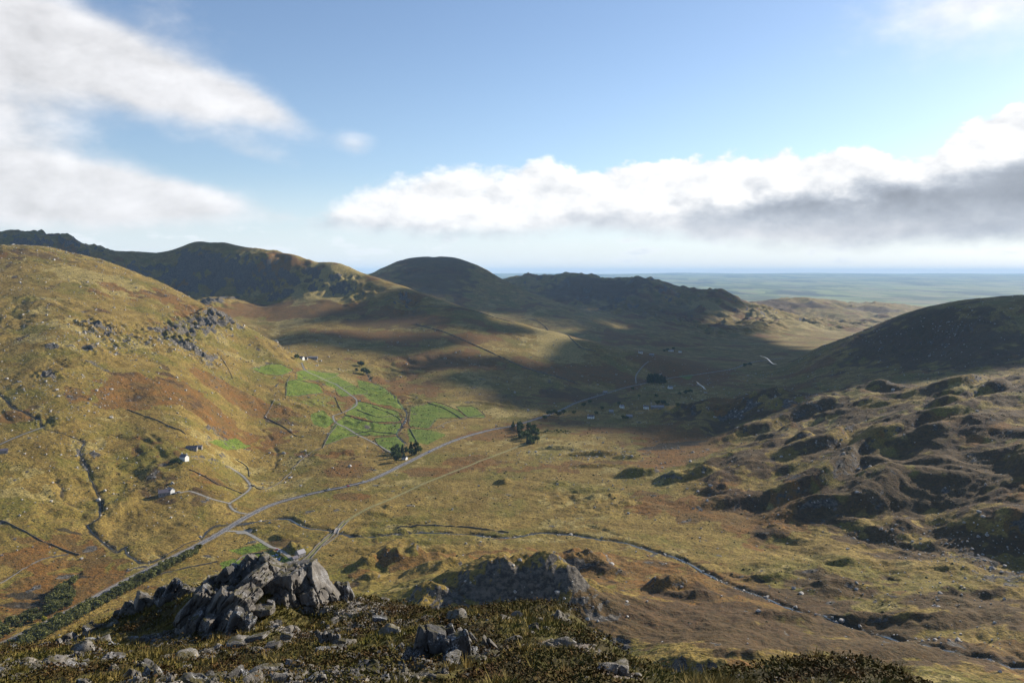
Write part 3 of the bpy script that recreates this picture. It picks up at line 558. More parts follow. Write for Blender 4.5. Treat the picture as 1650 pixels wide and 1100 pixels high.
# ------------------------------------------------------------------ terrain material
def moor_material():
    m, t, b = material('moorland', 0.95, 0.12)
    P = t.new('ShaderNodeNewGeometry').outputs['Position']
    def A(name):
        n = t.new('ShaderNodeAttribute', attribute_name=name); return t.sep(n.outputs['Color']), n.outputs['Alpha']
    (rk, gr, ru), he = A('cover_a'); (pa, we, gv), pl = A('cover_b')
    P2 = t.vm('MULTIPLY', P, (1.0, 1.0, 1.6))
    N30 = t.noise(P2, 1 / 30, 6, 0.62); N8 = t.noise(P2, 1 / 8, 5, 0.65); N2 = t.noise(P2, 1 / 2.3, 4, 0.65); N90 = t.noise(P2, 1 / 95, 5, 0.6, 0.4)
    Nt = t.noise(t.vm('MULTIPLY', P, (1.0, 1.35, 1.0)), 1 / 4.5, 3, 0.7, 0.6)
    def soft(mask, lo=0.38, hi=0.54, k=0.55):
        j = t.m('ADD', t.m('MULTIPLY', t.m('SUBTRACT', N8, 0.5), k), t.m('MULTIPLY', t.m('SUBTRACT', N30, 0.5), k))
        return t.m('MULTIPLY', t.step(t.m('ADD', mask, j), lo, hi), t.step(mask, 0.02, 0.25))
    N1 = t.noise(P2, 1 / 1.1, 3, 0.7)
    c = t.mix(t.step(N30, 0.36, 0.64), (0.185, 0.118, 0.020), (0.310, 0.212, 0.050))
    c = t.mix(t.step(N90, 0.46, 0.62, 0, 0.8), c, t.mix(t.step(N8, 0.4, 0.6), (0.120, 0.112, 0.012), (0.190, 0.160, 0.024)))
    c = t.mix(t.step(N8, 0.53, 0.66, 0, 0.65), c, (0.175, 0.090, 0.022))
    c = t.mix(t.m('MULTIPLY', soft(pa), 0.85), c, t.mix(t.step(N8, 0.35, 0.65), (0.260, 0.195, 0.050), (0.40, 0.31, 0.11)))
    c = t.mix(t.step(N1, 0.5, 0.72, 0.0, 0.35), c, (0.36, 0.29, 0.12))
    c = t.mix(t.m('MULTIPLY', soft(ru), 0.85), c, t.mix(t.step(N30, 0.38, 0.62), (0.215, 0.092, 0.020), (0.145, 0.078, 0.022)))
    c = t.mix(t.m('MULTIPLY', soft(he, 0.32, 0.7), 0.9), c, t.mix(t.step(N8, 0.35, 0.65), (0.055, 0.029, 0.014), (0.105, 0.058, 0.022)))
    c = t.mix(soft(gr, 0.25, 0.5, 0.35), c, t.mix(t.step(N30, 0.35, 0.65), (0.105, 0.168, 0.014), (0.172, 0.218, 0.026)))
    # tussocks, dark rush clumps with their shadows painted in, fine grain of the sward
    c = t.mix(t.step(Nt, 0.55, 0.66, 0.0, 0.75), c, (0.036, 0.032, 0.012))
    c = t.mix(t.step(N2, 0.36, 0.62, 0.62, 0.0), c, (0.040, 0.032, 0.012))
    c = t.mix(t.m('MULTIPLY', soft(we, 0.3, 0.6, 0.4), 0.9), c, (0.036, 0.030, 0.018))
    rc = t.mix(t.step(t.noise(P2, 1 / 5.0, 6, 0.72), 0.40, 0.62), (0.035, 0.031, 0.026), (0.135, 0.118, 0.096))
    rc = t.mix(t.step(N2, 0.58, 0.72, 0, 0.6), rc, (0.24, 0.22, 0.19))
    c = t.mix(soft(rk, 0.46, 0.60, 1.0), c, rc)
    c = t.mix(gv, c, (0.16, 0.14, 0.10))
    # small pale stones lying about
    vo = t.new('ShaderNodeTexVoronoi'); t.put(vo.inputs['Vector'], P); vo.inputs['Scale'].default_value = 1 / 5.5; vo.inputs['Randomness'].default_value = 1
    # far lowland: fields, hedges and woods too small to build
    Pl = t.vm('MULTIPLY', P, (1.0, 0.32, 0.0)); vf = t.new('ShaderNodeTexVoronoi'); t.put(vf.inputs['Vector'], Pl); vf.inputs['Scale'].default_value = 1 / 420.0
    fcol = t.sep(vf.outputs['Color'])
    pc = t.mix(t.step(fcol[0], 0.2, 0.8), (0.070, 0.105, 0.030), (0.20, 0.235, 0.075))
    pc = t.mix(t.step(fcol[1], 0.7, 0.9), pc, (0.20, 0.18, 0.09))
    Nw = t.noise(Pl, 1 / 900.0, 6, 0.62)
    pc = t.mix(t.step(Nw, 0.48, 0.58, 0, 0.95), pc, (0.022, 0.034, 0.018))
    pc = t.mix(t.step(t.noise(Pl, 1 / 2600.0, 4, 0.6), 0.45, 0.6, 0, 0.6), pc, (0.24, 0.26, 0.10))
    c = t.mix(pl, c, pc)
    t.put(b.inputs['Base Color'], c)
    hb = t.m('ADD', t.m('MULTIPLY', N2, 0.35), t.m('ADD', t.m('MULTIPLY', N8, 1.0), t.m('MULTIPLY', Nt, 0.6)))
    bm = t.new('ShaderNodeBump'); bm.inputs['Strength'].default_value = 0.9; bm.inputs['Distance'].default_value = 2.2
    t.put(bm.inputs['Height'], hb); t.put(b.inputs['Normal'], bm.outputs[0])
    return m
M_MOOR = moor_material()

# ------------------------------------------------------------------ terrain objects: one sheet cut along the foot of each hill
NRM = np.stack([-gx_, -gy_, np.ones_like(gx_)], -1)
gx_ = np.gradient(HGT, axis=1) / np.gradient(GX, axis=1); gy_ = np.gradient(HGT, axis=0) / np.gradient(GY, axis=0) - gx_ * GU
NRM = np.stack([-gx_, -gy_, np.ones_like(gx_)], -1); NRM /= np.linalg.norm(NRM, axis=-1, keepdims=True)
REG = {'floor': 0, 'fields': 0, 'cwm': 0, 'beck': 0, 'left_hill': 1, 'cliff': 2, 'cliff_top': 2, 'far_ridge': 3, 'spur': 4, 'round_hill': 5, 'craggy_ridge': 6, 'low_hills': 7, 'plain': 8, 'right_hill': 9, 'right_moor': 10, 'flank': 11, 'knoll': 11}
RNAME = [('valley_floor', 'broad valley floor of olive and rust moor grass crossed by the road'), ('hillside', 'sunlit grassy hillside strewn with pale rocks above the white farmhouse'), ('mountain', 'dark cliffed mountain with a grassy rounded summit at the head of the hanging valley'),
         ('mountain_ridge', 'distant craggy summit ridge touched by cloud behind the sunlit hillside'), ('hill_spur', 'long brown spur sloping down to the valley under cloud shadow'), ('round_hill', 'smooth round-topped hill beyond the end of the long spur'),
         ('craggy_ridge', 'far ridge with broken rocky tops on the skyline'), ('low_hills', 'low wooded hills where the valley opens out'), ('lowland', 'pale blue lowland of tiny fields reaching to the horizon'), ('dark_hill', 'dark shaded rocky hill rising on the far side of the river'),
         ('knobbly_moor', 'humped brown moor with long shadows below the dark hill'), ('lower_flank', 'heathery lower mountain flank with rocky knolls beside the stony beck')]
reg_v = np.array([REG[t] for t in TAGS])[tag_v]
idx = np.arange(NR * NC).reshape(NR, NC)
quads = np.stack([idx[:-1, :-1], idx[:-1, 1:], idx[1:, 1:], idx[1:, :-1]], -1).reshape(-1, 4)
qreg = reg_v[:-1, :-1].ravel()
VALL = np.stack([GX, GY, HGT], -1).reshape(-1, 3).astype(np.float32); NALL = NRM.reshape(-1, 3).astype(np.float32)
MA, MB_ = MASK1.reshape(-1, 4), MASK2.reshape(-1, 4)
for r, (nm, lab) in enumerate(RNAME):
    f = quads[qreg == r]
    if not len(f): continue
    u_, inv = np.unique(f, return_inverse=True)
    me = mesh_np(nm, VALL[u_], inv.reshape(-1, 4), True, M_MOOR, NALL[u_])
    attr(me, 'cover_a', MA[u_]); attr(me, 'cover_b', MB_[u_])
    tag(link(nm, me), lab, kind='structure')
# ------------------------------------------------------------------ small mesh builder
class MB:
    def __init__(s): s.v = []; s.f = []
    def add(s, vs, fs):
        o = len(s.v); s.v += [tuple(p) for p in vs]; s.f += [tuple(i + o for i in f) for f in fs]; return s
    def box(s, x0, x1, y0, y1, z0, z1):
        return s.add([(x0, y0, z0), (x1, y0, z0), (x1, y1, z0), (x0, y1, z0), (x0, y0, z1), (x1, y0, z1), (x1, y1, z1), (x0, y1, z1)],
                     [(0, 3, 2, 1), (4, 5, 6, 7), (0, 1, 5, 4), (1, 2, 6, 5), (2, 3, 7, 6), (3, 0, 4, 7)])
    def prism(s, prof, y0, y1):
        """profile in x,z extruded along y"""
        n = len(prof); vs = [(x, y0, z) for x, z in prof] + [(x, y1, z) for x, z in prof]
        return s.add(vs, [tuple(range(n)), tuple(range(2 * n - 1, n - 1, -1))] + [(i, i + n, (i + 1) % n + n, (i + 1) % n) for i in range(n)])
    def mesh(s, name, mat, smooth=False):
        me = bpy.data.meshes.new(name); me.from_pydata(s.v, [], s.f); me.update()
        if smooth: me.polygons.foreach_set('use_smooth', [True] * len(me.polygons))
        me.materials.append(mat); return me
def plain_mat(name, col, rough=0.85, var=0.25, scale=0.6, spec=0.2, metal=0.0):
    m, t, b = material(name, rough, spec); b.inputs['Metallic'].default_value = metal
    P = t.new('ShaderNodeTexCoord').outputs['Object']; n = t.noise(P, scale, 5, 0.65)
    lo_c = tuple(x * (1 - var) for x in col); hi_c = tuple(min(x * (1 + var), 0.95) for x in col)
    t.put(b.inputs['Base Color'], t.mix(t.step(n, 0.3, 0.7), lo_c, hi_c)); return m
M_ASPH = plain_mat('asphalt', (0.12, 0.115, 0.12), 0.8, 0.18, 0.12)
M_LANE = plain_mat('lane_surface', (0.23, 0.215, 0.19), 0.9, 0.2, 0.15)
M_GRASSTRACK = plain_mat('track_turf', (0.20, 0.185, 0.07), 0.95, 0.25, 0.1)
M_PAINT = plain_mat('road_paint', (0.7, 0.7, 0.68), 0.7, 0.1)
M_DRY = plain_mat('dry_stone', (0.105, 0.095, 0.082), 0.95, 0.5, 0.9)
M_STONE = plain_mat('house_stone', (0.24, 0.22, 0.20), 0.9, 0.3, 1.0)
M_WHITE = plain_mat('limewash', (0.78, 0.77, 0.73), 0.9, 0.06, 0.6)
M_SLATE = plain_mat('slate', (0.115, 0.100, 0.118), 0.6, 0.25, 1.2, 0.4)
M_SLATE_P = plain_mat('weathered_slate', (0.26, 0.245, 0.26), 0.6, 0.2, 1.2, 0.4)
M_WOOD = plain_mat('painted_wood', (0.06, 0.045, 0.035), 0.7, 0.3)
M_GLASS = plain_mat('window_glass', (0.03, 0.035, 0.04), 0.1, 0.1, 1.0, 0.5)
m_, t_, b_ = material('beck_water', 0.08, 0.5); M_WATER = m_
t_.put(b_.inputs['Base Color'], (0.030, 0.030, 0.024, 1)); nz = t_.noise(t_.new('ShaderNodeNewGeometry').outputs['Position'], 0.9, 4, 0.6)
bmp = t_.new('ShaderNodeBump'); bmp.inputs['Strength'].default_value = 0.5; bmp.inputs['Distance'].default_value = 0.3; t_.put(bmp.inputs['Height'], nz); t_.put(b_.inputs['Normal'], bmp.outputs[0])

m_, t_, b_ = material('calm_water', 0.05, 0.5); M_CALM = m_; t_.put(b_.inputs['Base Color'], (0.03, 0.035, 0.04, 1)); t_.put(b_.inputs['Roughness'], t_.step(t_.noise(t_.new('ShaderNodeNewGeometry').outputs['Position'], 0.05, 3), 0.3, 0.7, 0.03, 0.12))
def gz(x, y): return grid_at(HGT, x, y)
def offset_line(line, off):
    d = np.gradient(line, axis=0); d /= np.linalg.norm(d, axis=1, keepdims=True) + 1e-9
    return line + np.c_[d[:, 1], -d[:, 0]] * off
def ribbon_mesh(name, line, offs, zoff, mat, zs=None, conform=True):
    rows = []
    for o_ in offs:
        q = offset_line(line, o_); z = gz(q[:, 0], q[:, 1]) if zs is None else (np.maximum(zs, gz(q[:, 0], q[:, 1]) - 0.05) if conform else zs)
        rows.append(np.c_[q, z + zoff])
    V_ = np.stack(rows, 1); n, k = V_.shape[:2]; ii = np.arange(n * k).reshape(n, k)
    f = np.stack([ii[:-1, :-1], ii[:-1, 1:], ii[1:, 1:], ii[1:, :-1]], -1).reshape(-1, 4)
    return mesh_np(name, V_.reshape(-1, 3), f, True, mat)
# ------------------------------------------------------------------ roads
rl, rz = LINE['road'], LZ['road']
road = tag(link('road', ribbon_mesh('road', rl, (3.0, 0, -3.0), 0.16, M_ASPH, rz)), 'grey two-lane road winding along the valley floor', kind='structure')
for o_ in (-2.7, 2.7): link('lane_marking', ribbon_mesh('lane_marking', rl, (o_ + 0.11, o_ - 0.11), 0.20, M_PAINT, rz), road)
mk = MB()
for i in range(0, len(rl) - 1, 2):
    if rl[i, 1] > 1500: break
    a, b_2 = rl[i], rl[i] + (rl[i + 1] - rl[i]) * 0.75; d = (b_2 - a) / (np.linalg.norm(b_2 - a) + 1e-9); n_ = np.array((d[1], -d[0])) * 0.09
    za = max(rz[i], gz(*a) - 0.05) + 0.21; zb = max(rz[i] * 0.25 + rz[i + 1] * 0.75, gz(*b_2) - 0.05) + 0.21
    mk.add([(*(a + n_), za), (*(b_2 + n_), zb), (*(b_2 - n_), zb), (*(a - n_), za)], [(0, 1, 2, 3)])
link('lane_marking', mk.mesh('lane_marking', M_PAINT), road)
LLAB = dict(farm='narrow grey lane curving up to the white farmhouse', house='pale lane leading to the house with parked cars', car_park='short lane running from the road to the campsite cars', field='winding pale lane through the bright green fields', upland='pale track crossing the hillside beside the upland barn', old_road='straight walled track of the old road across the moor', branch='thin pale lane climbing away from the road in cloud shadow')
for k in LANES:
    hw = 1.5 if k != 'car_park' else 2.2
    tag(link('lane', ribbon_mesh('lane', LINE[k], (hw, 0, -hw), 0.12, M_GRASSTRACK if k == 'old_road' else M_LANE, LZ[k])), LLAB[k], kind='structure')
ol = LINE['old_road']; far_ = ol[:, 1] > 1095
tag(link('track_paving', ribbon_mesh('track_paving', ol[far_][:34], (1.4, -1.4), 0.16, M_LANE)), 'pale paved stretch of the old road track', kind='structure')
# apron where the campsite lane meets the road
x0, y0 = ground(393, 857); ap = [(x0 + r_ * math.cos(a) * 9, y0 + r_ * math.sin(a) * 6) for a, r_ in zip(np.arange(12) * math.pi / 6, RNG.uniform(0.8, 1.2, 12))]
mb = MB().add([(x, y, float(gz(x, y)) + 0.14) for x, y in ap], [tuple(range(12))]); tag(link('lay_by', mb.mesh('lay_by', M_LANE)), 'pale gravel apron where the campsite lane meets the road', kind='structure')
# ------------------------------------------------------------------ streams
SL = dict(hillside='rocky stream tumbling down the sunlit hillside', meander='winding brook looping across the flat valley floor', river='stony beck running across the valley below the knolls', field='small stream between the bright green fields', pool='bright river pool glinting in the shaded valley', ford='short glinting reach of river beyond the dark conifer block')
for k in STREAMS:
    w_ = 1.2 if k == 'river' else (1.7 if k == 'pool' else (0.8 if k == 'ford' else 0.5)); ln = LINE['s_' + k]
    z_ = gz(ln[:, 0], ln[:, 1]); z_ = np.convolve(np.pad(z_, 2, mode='edge'), np.ones(5) / 5, 'valid')
    me = ribbon_mesh('stream', ln, (w_, 0, -w_), 0.30, M_WATER) if k not in ('pool', 'ford') else ribbon_mesh('stream', ln, (w_, 0, -w_), 0.5, M_CALM, np.full(len(ln), float(np.max([gz(*offset_line(ln, o_).T).max() for o_ in (-w_, 0, w_)]))), False)
    tag(link('stream', me), SL[k], kind='structure')
# ------------------------------------------------------------------ dry stone walls, each its own run
def wall_run(line, h, w, label, mat=M_DRY, name='stone_wall', group='dry stone field walls'):
    n = len(line); z = gz(line[:, 0], line[:, 1]); jit = np.where(RNG.random(n) < 0.12, 0.25, RNG.uniform(0.75, 1.15, n))
    L_, R_ = offset_line(line, w / 2), offset_line(line, -w / 2); L2, R2 = offset_line(line, w * 0.3), offset_line(line, -w * 0.3)
    V_ = np.stack([np.c_[L_, z - 0.6], np.c_[L2, z + h * jit], np.c_[R2, z + h * jit], np.c_[R_, z - 0.6]], 1).reshape(-1, 3)
    ii = np.arange(n * 4).reshape(n, 4); f = np.stack([ii[:-1, :-1], ii[1:, :-1], ii[1:, 1:], ii[:-1, 1:]], -1).reshape(-1, 4)
    f = np.r_[f, [[0, 1, 2, 3], [4 * n - 1, 4 * n - 2, 4 * n - 3, 4 * n - 4]]]
    return tag(link(name, mesh_np(name, V_, f, False, mat)), label, 'wall', group, 'thing')
WLAB = ['long straight field wall above the roadside wood', 'dark wall descending the slope to the left of the green fields', 'short wall rising above the rust moor slope', 'wall climbing beside the lowest green field', 'wall at the left edge of the upper green pasture', 'curving wall below the white farmhouse', 'wall meeting the farm lane bend', 'wall running up toward the green fields', 'wall across the middle of the green fields',
        'wall between two far green strips', 'short wall beside the winding field lane', 'wall along the field edge above the roadside copse', 'wall line crossing the upper spur', 'long straight wall line down the shaded spur face', 'wall on the sunlit crest of the spur', 'short wall beside the upper farm lane', 'wall beside the old road near the little bridge', 'wall on the slope under the boulder slope', 'wall above the lane near the hillside stream', 'low wall following the beck on the flat',
        'wall dividing the larger green field', 'wall under the lowest field lane', 'faint wall crossing the pale green pasture', 'wall around the small campsite field', 'wall beyond the last green strip', 'short hedge-lined wall by the roadside wood beyond the copse', 'low wall on the grass behind the foreground crag']
for i, w_ in enumerate(WALLS): wall_run(trace(w_, 6.0), 1.25 if i not in (12, 13, 14) else 2.2, 0.7 if i not in (12, 13, 14) else 2.0, WLAB[i])
FLAB = ['leftmost upper green pasture', 'square green pasture below it', 'pasture beside the farm lane under the cottages', 'small pasture inside the lane bend', 'broad green field right of the lane', 'lowest bright green field beside the lane', 'green field right of the stream', 'last green field toward the spur', 'green field above the roadside copse', 'small green patch right of the long barn', 'campsite field beside the road', 'campsite field with parked cars', 'small green paddock behind the crag', 'campsite paddock nearest the stone house']
for (p, k), lb in list(zip(FIELDS, FLAB))[:9]: wall_run(trace(p + p[:1], 7.0), 0.75, 0.5, 'dry stone wall round the ' + lb)
seg = (rl[:, 1] < 1700) & (rl[:, 1] > 560)
wall_run(offset_line(rl[seg], 4.2), 1.0, 0.6, 'roadside wall along the near edge of the main road', M_DRY, group='walls along the main road')
wall_run(offset_line(rl[seg], -4.2), 1.0, 0.6, 'roadside wall along the far edge of the main road', M_DRY, group='walls along the main road')
o1 = LINE['old_road']; o1 = o1[o1[:, 1] < 960]
wall_run(offset_line(o1, -2.9), 1.4, 0.7, 'wall on the upper side of the old road by the stone house', group='walls along the old road'); wall_run(offset_line(o1, 2.9), 1.4, 0.7, 'wall on the lower side of the old road by the stone house', group='walls along the old road')
# ------------------------------------------------------------------ little stone bridge
bx_, by_ = ground(543, 856); br = bpy.data.objects.new('stone_bridge', None); COL.objects.link(br); br.location = (bx_, by_, float(gz(bx_, by_)) + 0.6)
dirv = LINE['old_road'][np.argmin(np.hypot(*(LINE['old_road'] - (bx_, by_)).T)) + 2] - (bx_, by_); br.rotation_euler.z = math.atan2(dirv[1], dirv[0])
tag(br, 'small pale stone bridge carrying the old track over the beck', 'bridge')
arch = [(-9, -2.2), (-9, 0.6), (0, 1.3), (9, 0.6), (9, -2.2)] + [(4 * math.cos(a), -2.2 + 2.6 * math.sin(a)) for a in np.linspace(0, math.pi, 9)]
link('arch', MB().prism(arch, -2.2, 2.2).mesh('arch', M_STONE), br)
for s_ in (-1, 1): link('parapet', MB().prism([(-9, 0.5), (0, 1.2), (9, 0.5), (9, 1.4), (0, 2.1), (-9, 1.4)], s_ * 2.25 - 0.22, s_ * 2.25 + 0.22).mesh('parapet', M_STONE), br)
# ------------------------------------------------------------------ houses and barns
def house(px, py, L, Wd, hw, hr, rot, label, wall=M_WHITE, roof=M_SLATE, chim=1, wins=3, name='house', cat='house', group='farm buildings of the valley', sink=0.0):
    x, y = ground(px, py); z = float(gz(x, y)) - sink
    e = bpy.data.objects.new(name, None); COL.objects.link(e); e.location = (x, y, z); e.rotation_euler.z = rot; tag(e, label, cat, group)
    w2, l2 = Wd / 2, L / 2
    body = MB().add([(-l2, -w2, -2), (l2, -w2, -2), (l2, w2, -2), (-l2, w2, -2), (-l2, -w2, hw), (l2, -w2, hw), (l2, w2, hw), (-l2, w2, hw), (-l2, 0, hw + hr), (l2, 0, hw + hr)],
                    [(0, 3, 2, 1), (0, 1, 5, 4), (2, 3, 7, 6), (1, 2, 6, 9, 5), (3, 0, 4, 8, 7), (4, 5, 9, 8), (6, 7, 8, 9)])
    wo_ = link('wall', body.mesh('wall', wall), e)
    for s_ in (-1, 1):
        ov = 0.35; zy = hw - ov * hr / w2
        r_ = MB().add([(-l2 - ov, s_ * (w2 + ov), zy + 0.05), (l2 + ov, s_ * (w2 + ov), zy + 0.05), (l2 + ov, 0, hw + hr + 0.05), (-l2 - ov, 0, hw + hr + 0.05),
                       (-l2 - ov, s_ * (w2 + ov), zy + 0.25), (l2 + ov, s_ * (w2 + ov), zy + 0.25), (l2 + ov, 0, hw + hr + 0.27), (-l2 - ov, 0, hw + hr + 0.27)],
                      [(0, 3, 2, 1), (4, 5, 6, 7), (0, 1, 5, 4), (1, 2, 6, 5), (2, 3, 7, 6), (3, 0, 4, 7)])
        ro = link('roof', r_.mesh('roof', roof), e)
    for c_ in range(chim):
        cx_ = (-l2 + 0.6) if c_ == 0 else (l2 - 0.6)
        link('chimney', MB().box(cx_ - 0.5, cx_ + 0.5, -0.4, 0.4, hw + hr - 0.4, hw + hr + 1.3).box(cx_ - 0.15, cx_ + 0.15, -0.15, 0.15, hw + hr + 1.3, hw + hr + 1.7).mesh('chimney', wall), ro)
    for s_ in (-1, 1):
        for k in range(wins):
            xc = -l2 + L * (k + 0.5) / wins; door = (k == wins // 2 and s_ < 0)
            z0, z1, hw_ = (0.0, 2.0, 0.5) if door else (1.0, 2.1, 0.5)
            y1 = s_ * (w2 + 0.06); o_ = link('door' if door else 'window', MB().box(xc - hw_, xc + hw_, min(y1, s_ * w2), max(y1, s_ * w2), z0, z1).mesh('door' if door else 'window', M_WOOD if door else M_GLASS), e)
    return e
house(297, 741, 11, 7, 5.0, 3.2, -0.5, 'white gabled farmhouse beside dark bushes on the sunlit hillside', chim=2)
house(309, 724, 15, 6, 3.0, 2.4, 0.12, 'long low stone barn behind the white farmhouse', M_STONE, M_SLATE, 0, 4, 'barn', 'barn')
house(321, 722, 8, 5, 2.6, 1.8, 0.12, 'short pale-roofed shed joined to the long barn', M_STONE, M_SLATE_P, 0, 2, 'shed', 'shed')
house(264, 797, 13, 8, 3.6, 3.2, 0.5, 'dark roofed bungalow beside the row of parked cars', M_STONE, M_SLATE, 1)
house(275, 793, 9, 6, 3.6, 2.6, -0.6, 'white wing of the bungalow at the end of the pale lane', M_WHITE, M_SLATE_P, 0, 2)
house(486, 579, 13, 8, 5.0, 3.0, -0.5, 'white farm cottage under the lone tree above the green fields', chim=1)
house(493, 579, 9, 6, 4.2, 2.6, -0.2, 'middle cottage of the farm above the green fields', M_STONE, M_SLATE, 1)
house(504, 578, 26, 9, 4.0, 2.4, 0.1, 'long pale roofed shed at the farm above the green fields', M_STONE, M_SLATE_P, 0, 4, 'barn', 'barn')
house(4, 729, 12, 5.5, 2.8, 2.2, 0.5, 'small purple roofed barn beside the upland track', M_STONE, M_SLATE, 0, 2, 'barn', 'barn')
house(484, 897, 8.5, 6.5, 4.6, 3.0, 0.9, 'grey stone house at the end of the campsite lane', M_STONE, M_SLATE_P, 1, 2)
house(475, 902, 6, 4, 2.6, 1.6, 0.9, 'small stone outhouse beside the grey stone house', M_STONE, M_SLATE, 0, 1, 'shed', 'shed')
house(652, 740, 8, 6, 3.2, 2.2, -0.5, 'tiny white cottage tucked into the roadside copse', chim=1, wins=2)
house(952, 674, 13, 8, 4.2, 2.8, -0.4, 'lone white cottage in the shaded valley below the road', chim=1)
for px, py, L, lab, wl, rf in ((1041, 658, 12, 'pale gabled house at the edge of the shaded hamlet', M_WHITE, M_SLATE), (1056, 658, 20, 'long blue slate barn of the shaded hamlet', M_STONE, M_SLATE_P), (1065, 658, 12, 'slate roofed house at the far end of the shaded hamlet', M_STONE, M_SLATE_P), (1014, 673, 12, 'stone cottage behind dark hedges in the shaded valley', M_STONE, M_SLATE_P),
                               (1081, 566, 22, 'farmhouse among dark trees on the far shaded slope', M_WHITE, M_SLATE_P), (1096, 568, 12, 'small white shed beside the far shaded farm', M_WHITE, M_SLATE_P), (1032, 569, 14, 'white cottage on the far shaded slope', M_WHITE, M_SLATE), (1050, 573, 16, 'grey cottage below the white one on the far slope', M_STONE, M_SLATE_P),
                               (975, 634, 10, 'small cottage right beside the shaded main road', M_STONE, M_SLATE_P), (1080, 626, 12, 'pale cottage beyond the dark conifer block', M_WHITE, M_SLATE_P), (1002, 657, 9, 'tiny white shed in the shaded meadows', M_WHITE, M_SLATE_P), (985, 665, 9, 'little stone shed near the pale cottages in shade', M_STONE, M_SLATE_P)):
    house(px, py, L, 7, 4.2, 2.6, RNG.uniform(-0.4, 0.4), lab, wl, rf, 1, 2, group='scattered houses in the shaded valley')
# ------------------------------------------------------------------ cars
def car_paint(name, col):
    m, t, b = material(name, 0.3, 0.5); b.inputs['Coat Weight'].default_value = 0.4
    n = t.noise(t.new('ShaderNodeTexCoord').outputs['Object'], 3.0, 3); t.put(b.inputs['Base Color'], t.mix(n, tuple(x * 0.92 for x in col), tuple(min(1, x * 1.05) for x in col))); return m
PAINT = {k: car_paint(k + '_paint', c_) for k, c_ in dict(red=(0.55, 0.02, 0.02), white=(0.8, 0.8, 0.8), silver=(0.45, 0.46, 0.48), blue=(0.04, 0.12, 0.42), black=(0.015, 0.015, 0.018), grey=(0.12, 0.125, 0.13)).items()}
M_TYRE = plain_mat('tyre_rubber', (0.02, 0.02, 0.02), 0.9)
CARM = {}
RIM = MB().prism([(0.19 * math.cos(t), 0.19 * math.sin(t)) for t in np.linspace(0, 2 * math.pi, 8, endpoint=False)], -0.01, 0.01).mesh('rim', PAINT['silver'])
def car(x, y, rot, colour, label, group, z=None, slope=0.0):
    e = bpy.data.objects.new('car', None); COL.objects.link(e); e.location = (x, y, float(gz(x, y)) if z is None else z); e.rotation_euler.z = rot; tag(e, label, 'car', group)
    if colour not in CARM:
        lower = MB().prism([(-2.1, 0.28), (2.05, 0.28), (2.12, 0.55), (2.02, 0.78), (1.05, 0.92), (-1.95, 0.95), (-2.12, 0.7)], -0.86, 0.86)
        cab = MB().add([(1.05, -0.80, 0.90), (1.05, 0.80, 0.90), (-1.85, 0.80, 0.93), (-1.85, -0.80, 0.93), (0.35, -0.62, 1.44), (0.35, 0.62, 1.44), (-1.35, 0.62, 1.44), (-1.35, -0.62, 1.44)], [(0, 1, 5, 4), (1, 2, 6, 5), (2, 3, 7, 6), (3, 0, 4, 7)])
        rf = MB().box(-1.35, 0.35, -0.62, 0.62, 1.42, 1.47)
        wh = MB(); a = np.linspace(0, 2 * math.pi, 12, endpoint=False); wh.prism([(0.31 * math.cos(t), 0.31 * math.sin(t)) for t in a], -0.11, 0.11)
        CARM[colour] = (lower.mesh('body', PAINT[colour]), cab.mesh('glasshouse', M_GLASS), rf.mesh('roof', PAINT[colour]), wh.mesh('wheel', M_TYRE))
    b_, c_, r_, w_ = CARM[colour]; link('body', b_, e); link('glasshouse', c_, e); link('roof', r_, e)
    for sx in (-1.3, 1.3):
        for sy in (-0.78, 0.78): wh_ = link('wheel', w_, e, (sx, sy, 0.31)); link('rim', RIM, wh_, (0, 0.115 * (1 if sy > 0 else -1), 0))
    return e
def on_road(px, py, side, colour, label):
    x, y = ground(px, py); i = int(np.argmin(np.hypot(*(rl - (x, y)).T))); i = min(max(i, 1), len(rl) - 2); d = rl[i + 1] - rl[i - 1]; d /= np.linalg.norm(d); n_ = np.array((d[1], -d[0]))
    p = rl[i] + n_ * side * 1.7; car(p[0], p[1], math.atan2(d[1], d[0]) + (math.pi if side < 0 else 0), colour, label, 'cars on the main road', max(rz[i], float(gz(*p)) - 0.05) + 0.2)
on_road(562, 782, 1, 'red', 'bright red car driving along the main road'); on_road(534, 788, -1, 'white', 'white car on the main road behind the red one'); on_road(520, 791, 1, 'black', 'black car on the main road between white and grey cars')
on_road(492, 797, 1, 'grey', 'dark grey car on the main road nearest the road bend'); on_road(586, 776, -1, 'silver', 'silver car on the main road ahead of the red one'); on_road(690, 728, 1, 'blue', 'blue car on the main road past the roadside copse')
CP = [(433, 898, 'red', 'red car parked at the campsite field edge'), (440, 896, 'white', 'white car parked in the campsite row beside red'), (446, 895, 'blue', 'blue car parked at the far end of the campsite row'), (431, 904, 'white', 'white car nearest the crag in the campsite field'), (438, 903, 'silver', 'silver car in the middle of the campsite field'),
      (450, 902, 'blue', 'dark blue car beside the campsite lane'), (446, 901, 'white', 'white van-like car next to the dark blue car'), (452, 899, 'black', 'black car parked close to the campsite lane'), (445, 886, 'red', 'red car parked on the campsite lane verge'), (449, 888, 'white', 'white car parked on the campsite lane verge'), (453, 890, 'silver', 'silver car parked on the campsite lane verge')]
for px, py, c_, lab in CP: x, y = ground(px, py); car(x, y, RNG.uniform(0, 6.28), c_, lab, 'cars parked at the campsite')
